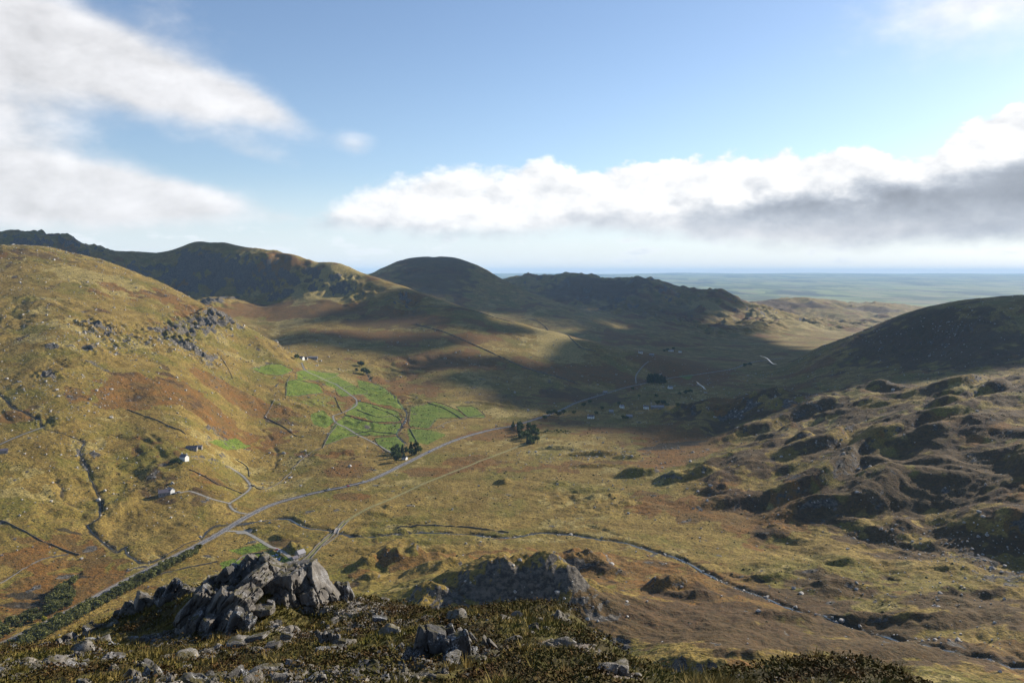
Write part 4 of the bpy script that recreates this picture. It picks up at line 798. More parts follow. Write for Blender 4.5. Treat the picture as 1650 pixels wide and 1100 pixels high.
for px, py, c_, lab in ((279, 796, 'black', 'black car parked nearest the bungalow'), (282, 795, 'silver', 'silver car second from the bungalow'), (285, 794, 'black', 'dark car third from the bungalow'), (288, 793, 'white', 'white car parked farthest from the bungalow')):
    x, y = ground(px, py); car(x, y, 0.4, c_, lab, 'cars parked beside the bungalow')
x, y = ground(571, 642); car(x, y, 1.9, 'white', 'white car stopped on the winding field lane', 'cars on lanes')
# ------------------------------------------------------------------ trees
def leaf_mat(name, col, var=0.45):
    m, t, b = material(name, 0.8, 0.2)
    P = t.new('ShaderNodeNewGeometry').outputs['Position']; ob = t.new('ShaderNodeObjectInfo').outputs['Random']
    n = t.noise(P, 0.9, 3); k = t.m('ADD', t.m('MULTIPLY', n, 0.7), t.m('MULTIPLY', ob, 0.5))
    t.put(b.inputs['Base Color'], t.mix(t.step(k, 0.2, 0.9), tuple(x * (1 - var) for x in col), tuple(x * (1 + var) for x in col)))
    tr = t.new('ShaderNodeBsdfTranslucent'); t.put(tr.inputs[0], (col[0] * 1.2, col[1] * 1.3, col[2], 1)); mx = t.new('ShaderNodeMixShader'); mx.inputs[0].default_value = 0.25
    out = next(n_ for n_ in t.n if n_.type == 'OUTPUT_MATERIAL'); t.l.new(b.outputs[0], mx.inputs[1]); t.l.new(tr.outputs[0], mx.inputs[2]); t.l.new(mx.outputs[0], out.inputs[0]); return m
M_CON = leaf_mat('conifer_needles', (0.060, 0.080, 0.026)); M_BRD = leaf_mat('alder_leaves', (0.105, 0.105, 0.030)); M_YEL = leaf_mat('yellow_leaves', (0.30, 0.27, 0.02), 0.25); M_BARK = plain_mat('bark', (0.09, 0.07, 0.05), 0.95)
def crown_mesh(kind, seed, mat):
    r = np.random.default_rng(seed); V_ = []; n = 240
    if kind == 'conifer':
        z = r.uniform(0.08, 1.0, n) ** 0.9; rad = (1.0 - z) ** 0.8 * 0.30 * (0.75 + 0.35 * np.sin(z * 40 + r.uniform(0, 6))) * np.sqrt(r.uniform(0.35, 1, n)) + 0.012; a = r.uniform(0, 6.283, n)
        c = np.c_[rad * np.cos(a), rad * np.sin(a), z]; sz = 0.05 + 0.05 * (1 - z)
    else:
        lob = r.normal(0, 1, (9, 3)); lob /= np.linalg.norm(lob, axis=1, keepdims=True); lob = lob * (0.26, 0.26, 0.20) + (0, 0, 0.60); k = r.integers(0, 9, n)
        d = r.normal(0, 1, (n, 3)); d /= np.linalg.norm(d, axis=1, keepdims=True); c = lob[k] + d * (r.uniform(0.35, 1, n) ** 0.5)[:, None] * 0.21; sz = r.uniform(0.05, 0.085, n)
    ax = r.normal(0, 1, (n, 3)); ax /= np.linalg.norm(ax, axis=1, keepdims=True); bx2 = np.cross(ax, r.normal(0, 1, (n, 3))); bx2 /= np.linalg.norm(bx2, axis=1, keepdims=True)
    s_ = np.asarray(sz)[:, None]; V_ = np.stack([c - ax * s_ - bx2 * s_ * 0.7, c + ax * s_ - bx2 * s_ * 0.7, c + ax * s_ * 0.7 + bx2 * s_, c - ax * s_ + bx2 * s_ * 0.8], 1).reshape(-1, 3)
    return mesh_np('crown', V_, np.arange(4 * n).reshape(n, 4), False, mat)
def trunk_mesh(top_):
    a = np.arange(6) * math.pi / 3; rows = [(0.030, -0.05), (0.022, 0.25), (0.012, 0.5), (0.005, top_)]
    V_ = [(r_ * math.cos(t), r_ * math.sin(t), z) for r_, z in rows for t in a]; f = [(i * 6 + j, i * 6 + (j + 1) % 6, (i + 1) * 6 + (j + 1) % 6, (i + 1) * 6 + j) for i in range(3) for j in range(6)]
    mb_ = MB().add(V_, f)
    for t in a[::2]: mb_.add([(0.01, 0.0, 0.38), (0, 0.012, 0.38), (0.2 * math.cos(t), 0.2 * math.sin(t), 0.6), (0, 0, 0.41)], [(0, 1, 2), (1, 3, 2), (3, 0, 2)])
    return mb_.mesh('trunk', M_BARK)
CROWN = {'conifer': [crown_mesh('conifer', i, M_CON) for i in range(3)], 'broad': [crown_mesh('broad', 10 + i, M_BRD) for i in range(5)], 'dark': [crown_mesh('broad', 30 + i, M_CON) for i in range(3)], 'yellow': [crown_mesh('broad', 20, M_YEL)]}
TRUNK = {'conifer': trunk_mesh(0.95), 'broad': trunk_mesh(0.65)}
def tree(x, y, h, kind, label, group, wide=1.0):
    e = bpy.data.objects.new('conifer_tree' if kind == 'conifer' else 'broadleaf_tree', None); COL.objects.link(e)
    e.location = (x, y, float(gz(x, y)) - 0.1); e.rotation_euler.z = random.uniform(0, 6.28); e.scale = (h * wide, h * wide, h); tag(e, label, 'tree', group)
    link('trunk', TRUNK['conifer' if kind == 'conifer' else 'broad'], e); link('crown', random.choice(CROWN[kind]), e); return e
def scatter_poly(pts, n, mind):
    w_ = trace(pts); lo, hi = w_.min(0), w_.max(0); out = []; tries = 0
    while len(out) < n and tries < 20000:
        tries += 1; p = RNG.uniform(lo, hi); ins = False
        for k in range(len(w_)):
            (xa, ya), (xb, yb) = w_[k], w_[(k + 1) % len(w_)]
            if (ya > p[1]) != (yb > p[1]) and p[0] < (xb - xa) * (p[1] - ya) / (yb - ya) + xa: ins = not ins
        if ins and all((p[0] - o_[0]) ** 2 + (p[1] - o_[1]) ** 2 > mind ** 2 for o_ in out): out.append(p)
    return out
for x, y in scatter_poly([(626, 741), (632, 728), (650, 722), (676, 724), (676, 732), (660, 738), (640, 747)], 16, 4.5): kd = 'conifer' if random.random() < 0.4 else 'dark'; tree(x, y, random.uniform(12, 17), kd, ('pointed conifer' if kd == 'conifer' else 'dark rounded tree') + ' in the small copse hiding the white roadside cottage', 'roadside copse by the white cottage', 0.9)
for x, y in scatter_poly([(822, 688), (850, 684), (868, 700), (866, 717), (842, 718), (836, 700)], 40, 4.2): kd = random.choice(['conifer', 'dark', 'dark']); tree(x, y, random.uniform(9, 15), kd, ('pointed conifer' if kd == 'conifer' else 'dark rounded tree') + ' in the larger copse where the road enters the cloud shadow', 'copse at the edge of the cloud shadow', 0.95)
for x, y in scatter_poly([(1041, 618), (1044, 612), (1068, 612), (1073, 618)], 26, 7): tree(x, y, random.uniform(17, 23), 'conifer', 'conifer of the dark block plantation beside the shaded road', 'block plantation of conifers', 1.1)
tree(*ground(478, 580), 15, 'dark', 'lone tree standing beside the farm above the green fields', 'farm trees')
for px, py, h in ((580, 589, 14), (583, 590, 13), (586, 602, 16), (590, 603, 15), (575, 598, 9), (593, 604, 12), (598, 612, 8)): tree(*ground(px, py), h, 'dark', 'dark stream-side tree right of the farm above the fields', 'trees along the field stream', 1.3)
for px, py, h in ((285, 745, 6), (281, 747, 5), (290, 749, 6), (276, 746, 4)): tree(*ground(px, py), h, 'dark', 'low dark bush beside the white farmhouse', 'bushes at the white farmhouse', 1.3)
for px, py, h in ((1060, 652, 11), (1068, 652, 12), (1075, 655, 9), (1105, 635, 12), (1112, 634, 12), (1095, 637, 9), (1004, 675, 9), (1010, 676, 8), (940, 655, 10), (950, 650, 10), (885, 670, 12), (892, 669, 13), (900, 670, 11), (908, 667, 10), (878, 676, 9), (1075, 566, 14), (1085, 564, 13), (1070, 567, 12), (1200, 591, 14), (1208, 590, 13), (1030, 640, 8), (970, 660, 9), (1058, 640, 9), (1020, 628, 8), (1092, 655, 9), (925, 667, 8), (998, 652, 8), (960, 668, 8)):
    tree(*ground(px, py), h, 'dark', 'dark hedgerow tree in the shaded valley meadows', 'hedgerow trees in the shaded valley', 1.4)
for dpx in range(0, 60, 4): tree(*ground(868 + dpx * 0.9, 697 - dpx * 0.02 + random.uniform(-1, 1)), random.uniform(3, 6), 'dark', 'low hedge bush on the track beyond the larger copse', 'hedge beyond the copse', 1.2)
# roadside wood in the lower left, both sides of the road
wood_n = 0
for lo_px, poly, n in ((0, [(-30, 1075), (0, 1046), (110, 993), (205, 944), (322, 884), (318, 893), (220, 947), (150, 985), (100, 1015), (50, 1040), (0, 1062)], 175), (1, [(-30, 1020), (60, 985), (80, 965), (110, 940), (120, 938), (122, 960), (110, 978), (0, 1032), (-30, 1046)], 85)):
    for x, y in scatter_poly(poly, n, 3.0):
        if np.min(np.hypot(*(rl - (x, y)).T)) < 6.5: continue
        tree(x, y, random.uniform(5.0, 8.5), 'broad', 'olive leaved tree of the wood ' + ('along the near side of the road, behind the crag' if lo_px == 0 else 'on the far side of the road, lower left'), 'roadside wood ' + ('near side' if lo_px == 0 else 'far side'), 1.25); wood_n += 1
for px, py in ((51, 1020), (63, 1013), (71, 1002)): tree(*ground(px, py), 5.5, 'yellow', 'bright yellow autumn tree in the roadside wood', 'yellow trees in the roadside wood', 1.0)
# ------------------------------------------------------------------ boulders
def rock_verts(seed, sub, flat=0.75, n_pl=9, jit=0.05, elong=(1, 1, 1)):
    """angular stone: a ball cut back by random planes"""
    r = np.random.default_rng(seed); v, f = ICO[sub]; d = r.normal(0, 1, (n_pl + 6, 3)); d /= np.linalg.norm(d, axis=1, keepdims=True); off = r.uniform(0.55, 0.95, len(d))
    k = v @ d.T; rad = np.min(np.where(k > 0.05, off / np.maximum(k, 0.05), 9), 1); rad = np.minimum(rad, 1.25)
    return v * rad[:, None] * np.array(elong) * (1, 1, flat), f
def _ico():
    import bmesh
    o = {}
    for s_ in (1, 2, 3, 4, 5):
        bm = bmesh.new(); bmesh.ops.create_icosphere(bm, subdivisions=s_, radius=1.0); bm.verts.ensure_lookup_table()
        o[s_] = (np.array([v.co[:] for v in bm.verts]), np.array([[v.index for v in f.verts] for f in bm.faces])); bm.free()
    return o
ICO = _ico()
M_BOULDER = plain_mat('pale_boulder', (0.36, 0.335, 0.30), 0.95, 0.4, 0.8)
dens = 0.010 * (lat(L_r, GU, GY) > 0.25) * (GU < -0.2) + 0.05 * sstep(rock, 0.2, 0.6) + 0.0025
for px, py, rx, ry, k in ((165, 545, 70, 30, 0.10), (310, 565, 60, 16, 0.14), (110, 640, 90, 50, 0.07), (80, 720, 100, 40, 0.04), (60, 680, 60, 30, 0.05), (130, 720, 30, 25, 0.10), (1590, 900, 90, 40, 0.16), (1480, 870, 80, 30, 0.06), (1330, 940, 80, 12, 0.08), (1480, 950, 120, 30, 0.05), (1560, 1030, 100, 30, 0.06), (1000, 780, 150, 40, 0.012), (950, 730, 120, 14, 0.05), (60, 890, 70, 30, 0.012), (250, 790, 60, 16, 0.03), (420, 845, 60, 14, 0.03), (960, 970, 60, 16, 0.05), (1170, 760, 200, 60, 0.01), (1400, 860, 90, 14, 0.07)):
    dens = np.maximum(dens, k * spot(px, py, rx, ry))
dens = np.maximum(dens, 0.10 * (1 - sstep(np.abs(D_str), 0.0, 5.0)) * (GX > 150) + 0.05 * (1 - sstep(np.abs(D_str), 0, 5)))
dens = dens * (D_road > 8) * (D_lane > 5) * (GY < 2600) * (GY > 420) * (np.abs(GU) < 0.72) * (green < 0.4)
wgt = (dens * CELL ** 1.1 * (np.gradient(US)[None] * GY)).ravel(); cum = np.cumsum(wgt); NB = 10000
pick = np.searchsorted(cum, RNG.uniform(0, cum[-1], NB)); bxp = GX.ravel()[pick] + RNG.normal(0, 1.5, NB); byp = GY.ravel()[pick] + RNG.normal(0, 2.5, NB)
bsz = np.clip(RNG.lognormal(-0.38, 0.5, NB), 0.28, 2.4) * (0.8 + byp / 2300); order = np.argsort(-bsz / byp)
cubev = np.array([(x, y, z) for x in (-1, 1) for y in (-1, 1) for z in (-1, 1)], float) * 0.62; cubef = np.array([(0, 1, 3), (0, 3, 2), (4, 6, 7), (4, 7, 5), (0, 4, 5), (0, 5, 1), (2, 3, 7), (2, 7, 6), (0, 2, 6), (0, 6, 4), (1, 5, 7), (1, 7, 3)])
variants = [((cubev + RNG.uniform(-0.26, 0.26, (8, 3))) * (1, RNG.uniform(0.6, 1.0), RNG.uniform(0.55, 0.95)), cubef) for i in range(8)]
big = [rock_verts(100 + i, 2, RNG.uniform(0.6, 0.9)) for i in range(8)]
vmesh = []
for v, f in big: vmesh.append(mesh_np('boulder', v, f, False, M_BOULDER))
for i in order[:160]:
    o_ = link('boulder', vmesh[i % 8]); o_.location = (bxp[i], byp[i], float(gz(bxp[i], byp[i])) + bsz[i] * 0.2); o_.scale = (bsz[i],) * 3; o_.rotation_euler = (0, 0, RNG.uniform(0, 6.28))
    pxb = CX + F * bxp[i] / byp[i]; zone = 'on the sunlit hillside at the left of the valley' if pxb < 450 else ('on the valley floor between road and beck' if pxb < 1000 and byp[i] > 860 else ('among the knolls near the beck' if pxb < 1250 else 'in the boulder field under the knobbly moor'))
    tag(o_, 'large pale boulder ' + zone, 'boulder', 'large boulders ' + zone)
VV, FF, base_i = [], [], 0
for i in order[160:]:
    v, f = variants[i % 8]; a = RNG.uniform(0, 6.28); ca, sa = math.cos(a), math.sin(a); v2 = v * bsz[i]
    VV.append(np.c_[v2[:, 0] * ca - v2[:, 1] * sa + bxp[i], v2[:, 0] * sa + v2[:, 1] * ca + byp[i], v2[:, 2] + float(gz(bxp[i], byp[i])) + bsz[i] * 0.2]); FF.append(f + base_i); base_i += len(v)
tag(link('stones', mesh_np('stones', np.concatenate(VV), np.concatenate(FF), False, M_BOULDER)), 'countless small pale stones strewn over slopes and beck', kind='stuff')
# dark rush and gorse clumps on the valley floor
M_RUSH = plain_mat('rushes', (0.055, 0.055, 0.02), 0.95, 0.5, 0.5)
dn_ = 0.004 + 0.02 * sstep(n2, 0.1, 0.5)
for px, py, rx, ry, k in ((235, 775, 40, 22, 0.16), (290, 785, 80, 30, 0.03), (470, 745, 50, 14, 0.10), (60, 780, 100, 60, 0.01), (520, 690, 60, 30, 0.02), (640, 690, 60, 30, 0.05), (600, 620, 60, 30, 0.03), (420, 640, 60, 30, 0.02), (650, 670, 20, 30, 0.12), (540, 755, 60, 15, 0.04)): dn_ = np.maximum(dn_, k * spot(px, py, rx, ry))
dn_ = dn_ * (D_road > 9) * (D_lane > 5) * (GY < 2300) * (GY > 560) * (np.abs(GU) < 0.7)
cum = np.cumsum((dn_ * CELL ** 1.1 * (np.gradient(US)[None] * GY)).ravel()); NB = 12000
pick = np.searchsorted(cum, RNG.uniform(0, cum[-1], NB)); X_ = GX.ravel()[pick] + RNG.normal(0, 2, NB); Y_ = GY.ravel()[pick] + RNG.normal(0, 4, NB); Zr = gz(X_, Y_); sz = np.clip(RNG.lognormal(-0.25, 0.4, NB), 0.35, 2.0) * (0.7 + Y_ / 2600)
v0 = np.array([(1, 0, 0), (0, 1, 0), (-1, 0, 0), (0, -1, 0), (0, 0, 1.1), (0, 0, -0.6)], float); f0 = np.array([(0, 1, 4), (1, 2, 4), (2, 3, 4), (3, 0, 4), (1, 0, 5), (2, 1, 5), (3, 2, 5), (0, 3, 5)]); VV = (v0[None] * (sz[:, None, None] * RNG.uniform(0.7, 1.3, (NB, len(v0), 1))) * (1, 1, 0.55)) + np.stack([X_, Y_, Zr], -1)[:, None]
tag(link('rushes', mesh_np('rushes', VV.reshape(-1, 3), (f0[None] + (np.arange(NB) * len(v0))[:, None, None]).reshape(-1, 3), True, M_RUSH)), 'dark rush and gorse clumps dotting the valley grass', kind='stuff')
# ------------------------------------------------------------------ the rocky ridge underfoot
FP = [(-150, 1100, 24), (0, 1100, 22), (200, 1100, 19), (400, 1100, 17), (600, 1100, 16), (800, 1100, 15), (1000, 1100, 15), (1200, 1100, 15), (1450, 1102, 16), (1650, 1135, 16), (1800, 1150, 16),
      (0, 1150, 15), (300, 1160, 12.5), (600, 1170, 11), (900, 1170, 10.5), (1200, 1170, 11), (1500, 1180, 11.5), 
      (0, 1068, 31), (100, 1062, 30), (200, 1062, 27), (300, 1055, 28), (400, 1052, 26), (500, 1050, 25), (600, 1048, 24), (700, 1050, 22.5), (800, 1050, 22), (900, 1052, 20), (1000, 1072, 18.5), (1100, 1092, 16.5), (1300, 1082, 16.8), (1400, 1078, 17),
      (-100, 1060, 40), (0, 1046, 41), (60, 1044, 41), (120, 1022, 43), (180, 1008, 43), (240, 1016, 40), (260, 1036, 36), (320, 1040, 34), (400, 1020, 36), (450, 1002, 38), (500, 985, 41), (560, 976, 43), (620, 972, 45), (680, 988, 42), (740, 995, 40), (800, 986, 38), (860, 979, 36), (920, 1003, 31), (980, 1035, 26), (1012, 1062, 22.5),
      (215, 985, 45), (270, 965, 45), (330, 962, 41), (380, 945, 41), (420, 930, 43), (470, 935, 43), (510, 945, 43), (540, 962, 44), (400, 990, 38.5), (440, 985, 39), (340, 1000, 38.5),
      (600, 966, 49), (700, 987, 45), (850, 977, 40), (950, 1010, 32), (1020, 1058, 23.6), (1150, 1087, 18.3), (1280, 1070, 18.8), (1350, 1064, 18.8), (1440, 1082, 18.3), (1490, 1112, 18)]
edge_ = [(-150, 1062, 46), (0, 1048, 45), (60, 1044, 46), (130, 1015, 49), (200, 990, 49), (270, 962, 49), (340, 945, 47), (420, 925, 47), (480, 930, 47), (530, 955, 48), (600, 966, 51), (700, 990, 47), (850, 982, 42), (950, 1018, 34), (1020, 1066, 24.8), (1150, 1095, 19.3), (1280, 1080, 19.8), (1350, 1074, 19.8), (1440, 1092, 19.3), (1500, 1122, 19), (1650, 1150, 19), (1800, 1170, 19)]
def fw(px, py, Y): return (px - CX) / F, Y, ZC + (HZ - py) * Y / F
F_c = [fw(*p) for p in FP]
for p in edge_:
    u, Y, z = fw(*p); k = Y / 45
    F_c += [(u, Y * 1.10, z - 3.6 * k), (u, Y * 1.32, z - 18 * k), (u, Y * 1.75, z - 52 * k)]
for px in range(-200, 1900, 200): F_c += [((px - CX) / F, 7.0, 295.2), ((px - CX) / F, 8.5, 294.8)]
F_c = np.array(F_c); F_uv = np.c_[F_c[:, 0], 0.42 * np.log(F_c[:, 1])]
WF = rbf_fit(F_uv, F_c[:, 2], 1e-4)
FU = np.linspace(-0.76, 0.70, 430); FY = np.r_[np.geomspace(9, 14, 24, endpoint=False), np.geomspace(14, 52, 260, endpoint=False), np.geomspace(52, 78, 30)]
cu = np.linspace(-0.76, 0.70, 150); cy = np.linspace(math.log(7.5), math.log(78), 150); cuu, cyy = np.meshgrid(cu, cy)
cz = rbf_eval(WF, F_uv, np.c_[cuu.ravel(), 0.42 * cyy.ravel()]).reshape(150, 150)
fu_, fy_ = np.meshgrid(FU, FY)
def bil(L, u, Y):
    a = np.clip((u - cu[0]) / (cu[1] - cu[0]), 0, 148.999); b = np.clip((np.log(Y) - cy[0]) / (cy[1] - cy[0]), 0, 148.999); i = a.astype(int); j = b.astype(int); a = a - i; b = b - j
    return (L[j, i] * (1 - a) + L[j, i + 1] * a) * (1 - b) + (L[j + 1, i] * (1 - a) + L[j + 1, i + 1] * a) * b
FX = fu_ * fy_; FH = bil(cz, fu_, fy_); fcell = np.maximum(0.0034 * fy_, np.gradient(FY)[:, None] * 0.6)
fn1 = fbm(FX, fy_, 6.0, 4, 0.5, 301, fcell); fn2 = fbm(FX, fy_, 2.0, 4, 0.55, 307, fcell); fn3 = fbm(FX, fy_, 0.7, 3, 0.6, 311, fcell)
fade = sstep(fy_, 8, 14)
stony = sstep(fbm(FX, fy_, 5.0, 3, 0.5, 317) + 0.35 * fn2, 0.05, 0.5) * sstep(-FX, -4, 8)              # barer, stonier toward the left
FH = FH - 0.12 + fade * (0.20 * fn1 + 0.14 * np.abs(fn2) + 0.07 * fn3) + stony * 0.16 * fbm(FX, fy_, 1.1, 4, 0.6, 319, fcell, 2)
heathm = sstep(fbm(FX, fy_, 3.4, 3, 0.5, 331) + 0.3 * fn2 + 0.02, 0.0, 0.25) * (1 - 0.8 * stony)
for px, py, Y, r in ((860, 1000, 36, 3.2), (780, 1000, 37, 2.6), (620, 1010, 36, 2.6), (560, 975, 42, 3), (640, 1070, 20, 2.4), (1320, 1085, 17, 1.6), (1240, 1090, 16.5, 1.0), (700, 985, 42, 2.0), (520, 1090, 18, 2.0), (900, 1080, 17.5, 1.8), (440, 1080, 19, 1.0), (330, 1080, 20, 1.2)):
    x0 = (px - CX) / F * Y; w_ = np.exp(-(((FX - x0) / r) ** 2 + ((fy_ - Y) / (r * 1.2)) ** 2)); heathm = np.maximum(heathm, sstep(w_ + 0.2 * fn2, 0.25, 0.6)); FH = FH + 0.10 * w_ * r / 2.4
pathm = np.zeros(FX.shape)
for px, py, Y, r in ((905, 1043, 22.5, 0.8), (940, 1047, 21.8, 0.8), (975, 1058, 20.5, 0.6), (990, 1075, 18.5, 0.45), (1000, 1090, 16.5, 0.4)):
    x0 = (px - CX) / F * Y; pathm = np.maximum(pathm, sstep(np.exp(-(((FX - x0) / (r * 1.5)) ** 2 + ((fy_ - Y) / r) ** 2)) + 0.25 * fn3, 0.3, 0.6))
heathm = heathm * (1 - pathm); FH = FH - 0.10 * pathm
fnr, fnc = FX.shape
def fgz(x, y):
    i = np.clip((x / y - FU[0]) / (FU[1] - FU[0]), 0, fnc - 1.001); j = np.clip(np.interp(y, FY, np.arange(fnr)), 0, fnr - 1.001); i0 = i.astype(int) if hasattr(i, 'astype') else int(i); j0 = j.astype(int) if hasattr(j, 'astype') else int(j); a = i - i0; b = j - j0
    return (FH[j0, i0] * (1 - a) + FH[j0, i0 + 1] * a) * (1 - b) + (FH[j0 + 1, i0] * (1 - a) + FH[j0 + 1, i0 + 1] * a) * b
def fg_at(px, py):
    u = (px - CX) / F; i = (u - FU[0]) / (FU[1] - FU[0]); i0 = min(max(int(i), 0), fnc - 2); a = i - i0; hh = FH[:, i0] * (1 - a) + FH[:, i0 + 1] * a
    rows = HZ - (hh - ZC) / FY * F; k = np.nonzero(rows <= py)[0]
    if not len(k): return None
    k = max(int(k[0]), 1); t = (rows[k - 1] - py) / (rows[k - 1] - rows[k] + 1e-9); t = min(max(t, 0), 1); Y = FY[k - 1] + (FY[k] - FY[k - 1]) * t
    return u * Y, Y, hh[k - 1] + (hh[k] - hh[k - 1]) * t
# material of turf, peat and broken stone
m, t, b = material('ridge_turf', 0.95, 0.15)
P = t.new('ShaderNodeNewGeometry').outputs['Position']; at = t.new('ShaderNodeAttribute', attribute_name='cover'); (st_, he_, pa_) = t.sep(at.outputs['Color'])
Na, Nb, Nc = t.noise(P, 0.55, 5, 0.6), t.noise(P, 2.6, 5, 0.65), t.noise(P, 11.0, 4, 0.7)
c = t.mix(t.step(Na, 0.35, 0.65), (0.115, 0.095, 0.022), (0.075, 0.075, 0.014))
c = t.mix(t.step(Nb, 0.45, 0.7), c, (0.19, 0.14, 0.05))
c = t.mix(t.step(Nc, 0.4, 0.65, 0.6, 0.0), c, (0.022, 0.018, 0.008))
jj = t.m('MULTIPLY', t.m('SUBTRACT', Nb, 0.5), 0.8)
c = t.mix(t.step(t.m('ADD', he_, jj), 0.35, 0.6, 0, 0.9), c, t.mix(Nb, (0.030, 0.020, 0.008), (0.055, 0.045, 0.012)))
c = t.mix(t.step(t.m('ADD', st_, t.m('MULTIPLY', jj, 1.4)), 0.48, 0.66), c, t.mix(t.step(Nc, 0.3, 0.7), (0.10, 0.085, 0.07), (0.29, 0.26, 0.22)))
c = t.mix(t.step(t.m('ADD', pa_, jj), 0.4, 0.6), c, t.mix(t.step(Nc, 0.35, 0.65), (0.10, 0.08, 0.06), (0.25, 0.21, 0.17)))
t.put(b.inputs['Base Color'], c); bm_ = t.new('ShaderNodeBump'); bm_.inputs['Strength'].default_value = 0.9; bm_.inputs['Distance'].default_value = 0.12
t.put(bm_.inputs['Height'], t.m('ADD', Nb, t.m('MULTIPLY', Nc, 0.5))); t.put(b.inputs['Normal'], bm_.outputs[0]); M_TURF = m
ii = np.arange(fnr * fnc).reshape(fnr, fnc); f = np.stack([ii[:-1, :-1], ii[:-1, 1:], ii[1:, 1:], ii[1:, :-1]], -1).reshape(-1, 4)
me = mesh_np('rocky_ridge', np.stack([FX, fy_, FH], -1).reshape(-1, 3), f, True, M_TURF); attr(me, 'cover', np.stack([stony, heathm, pathm, np.ones_like(stony)], -1).reshape(-1, 4))
tag(link('rocky_ridge', me), 'steep stony ridge of heather and grass underfoot', kind='structure')

# ------------------------------------------------------------------ crag rock
def rock_mat(name, lo_c, hi_c, lich):
    m, t, b = material(name, 0.92, 0.25)
    P = t.new('ShaderNodeTexCoord').outputs['Object']; Q = t.new('ShaderNodeNewGeometry').outputs['Position']
    Ps = t.vm('MULTIPLY', P, (3.2, 1.0, 0.55))
    n1_ = t.noise(Ps, 1.3, 7, 0.68, 0.3); n2_ = t.noise(Q, 7.0, 5, 0.7); n3_ = t.noise(Q, 26.0, 3, 0.7)
    c = t.mix(t.step(n1_, 0.3, 0.7), lo_c, hi_c)
    c = t.mix(t.step(n2_, 0.48, 0.68, 0, 0.45), c, tuple(x * 0.5 for x in lo_c))
    c = t.mix(t.m('MULTIPLY', t.step(t.noise(Q, 1.6, 4, 0.6), 0.50, 0.62), t.step(n3_, 0.50, 0.60, 0, lich)), c, (0.52, 0.53, 0.55))
    nz_ = t.sep(t.new('ShaderNodeNewGeometry').outputs['Normal'])[2]
    moss = t.m('MULTIPLY', t.step(nz_, 0.60, 0.90), t.step(t.noise(Q, 2.2, 4, 0.6), 0.47, 0.58, 0, 0.9)); c = t.mix(moss, c, (0.060, 0.050, 0.014))
    t.put(b.inputs['Base Color'], c); bm_ = t.new('ShaderNodeBump'); bm_.inputs['Strength'].default_value = 0.8; bm_.inputs['Distance'].default_value = 0.06
    t.put(bm_.inputs['Height'], t.m('ADD', t.m('MULTIPLY', n1_, 1.6), t.m('ADD', n2_, t.m('MULTIPLY', n3_, 0.4)))); t.put(b.inputs['Normal'], bm_.outputs[0]); return m
M_CRAG = rock_mat('crag_rock', (0.058, 0.052, 0.046), (0.175, 0.155, 0.130), 0.5); M_CRAG_L = rock_mat('lichened_rock', (0.040, 0.038, 0.036), (0.105, 0.098, 0.090), 1.0); M_LOOSE = rock_mat('loose_stone', (0.085, 0.077, 0.066), (0.24, 0.215, 0.18), 0.5)
def slab_mesh(name, hx, hy, hz_, seed, mat, sub=4, crack=1.0):
    """a jointed block of bedded rock: rounded box trimmed by random planes, grooved along its bedding"""
    r = np.random.default_rng(seed); v, f = ICO[sub]
    d = [(1, 0, 0), (-1, 0, 0), (0, 1, 0), (0, -1, 0), (0, 0, 1), (0, 0, -1)]; off = [0.66] * 6
    for _ in range(8):
        q = r.normal(0, 1, 3); q /= np.linalg.norm(q); d.append(tuple(q)); off.append(r.uniform(0.74, 0.95))
    d = np.array(d) + r.normal(0, 0.10, (len(d), 3)); d /= np.linalg.norm(d, axis=1, keepdims=True)
    k = v @ d.T; rad = np.min(np.where(k > 0.03, np.array(off) / np.maximum(k, 0.03), 9), 1); p = v * np.minimum(rad, 1.25)[:, None] * (hx, hy, hz_)
    s0 = seed * 3.7; sc = min(hx, hz_)
    n_ = fbm(p[:, 0] * 1.0 + p[:, 1] * 0.6 + s0, p[:, 2] * 0.6 + p[:, 1] * 0.5, sc * 1.3, 5, 0.58, seed); n2_ = fbm(p[:, 1] + s0, p[:, 2] + p[:, 0], sc * 0.9, 4, 0.55, seed + 5)
    tt = p[:, 0] / sc * r.uniform(1.3, 2.0) + 0.25 * n2_ + r.uniform(0, 1); tt = tt + 0.45 * np.sin(1.9 * tt + seed) + 0.2 * n_; g = np.abs(tt - np.rint(tt)) * 2                    # bedding planes
    t2 = (p[:, 2] + 0.4 * p[:, 0]) / (sc * r.uniform(1.6, 2.6)) + 0.3 * n_ + r.uniform(0, 1); g2 = np.abs(t2 - np.rint(t2)) * 2      # cross joints
    dep = sc * crack * (0.36 * (1 - sstep(g, 0.0, 0.13)) + 0.22 * (1 - sstep(g2, 0.0, 0.09)))
    step_ = sc * 0.10 * (np.floor(tt) % 2)
    nr = p / (np.linalg.norm(p, axis=1, keepdims=True) + 1e-9)
    p = p + nr * (sc * 0.09 * n_ + sc * 0.05 * n2_ - dep + step_)[:, None]
    me = mesh_np(name, p, f, True, mat); me.set_sharp_from_angle(angle=0.5); return me
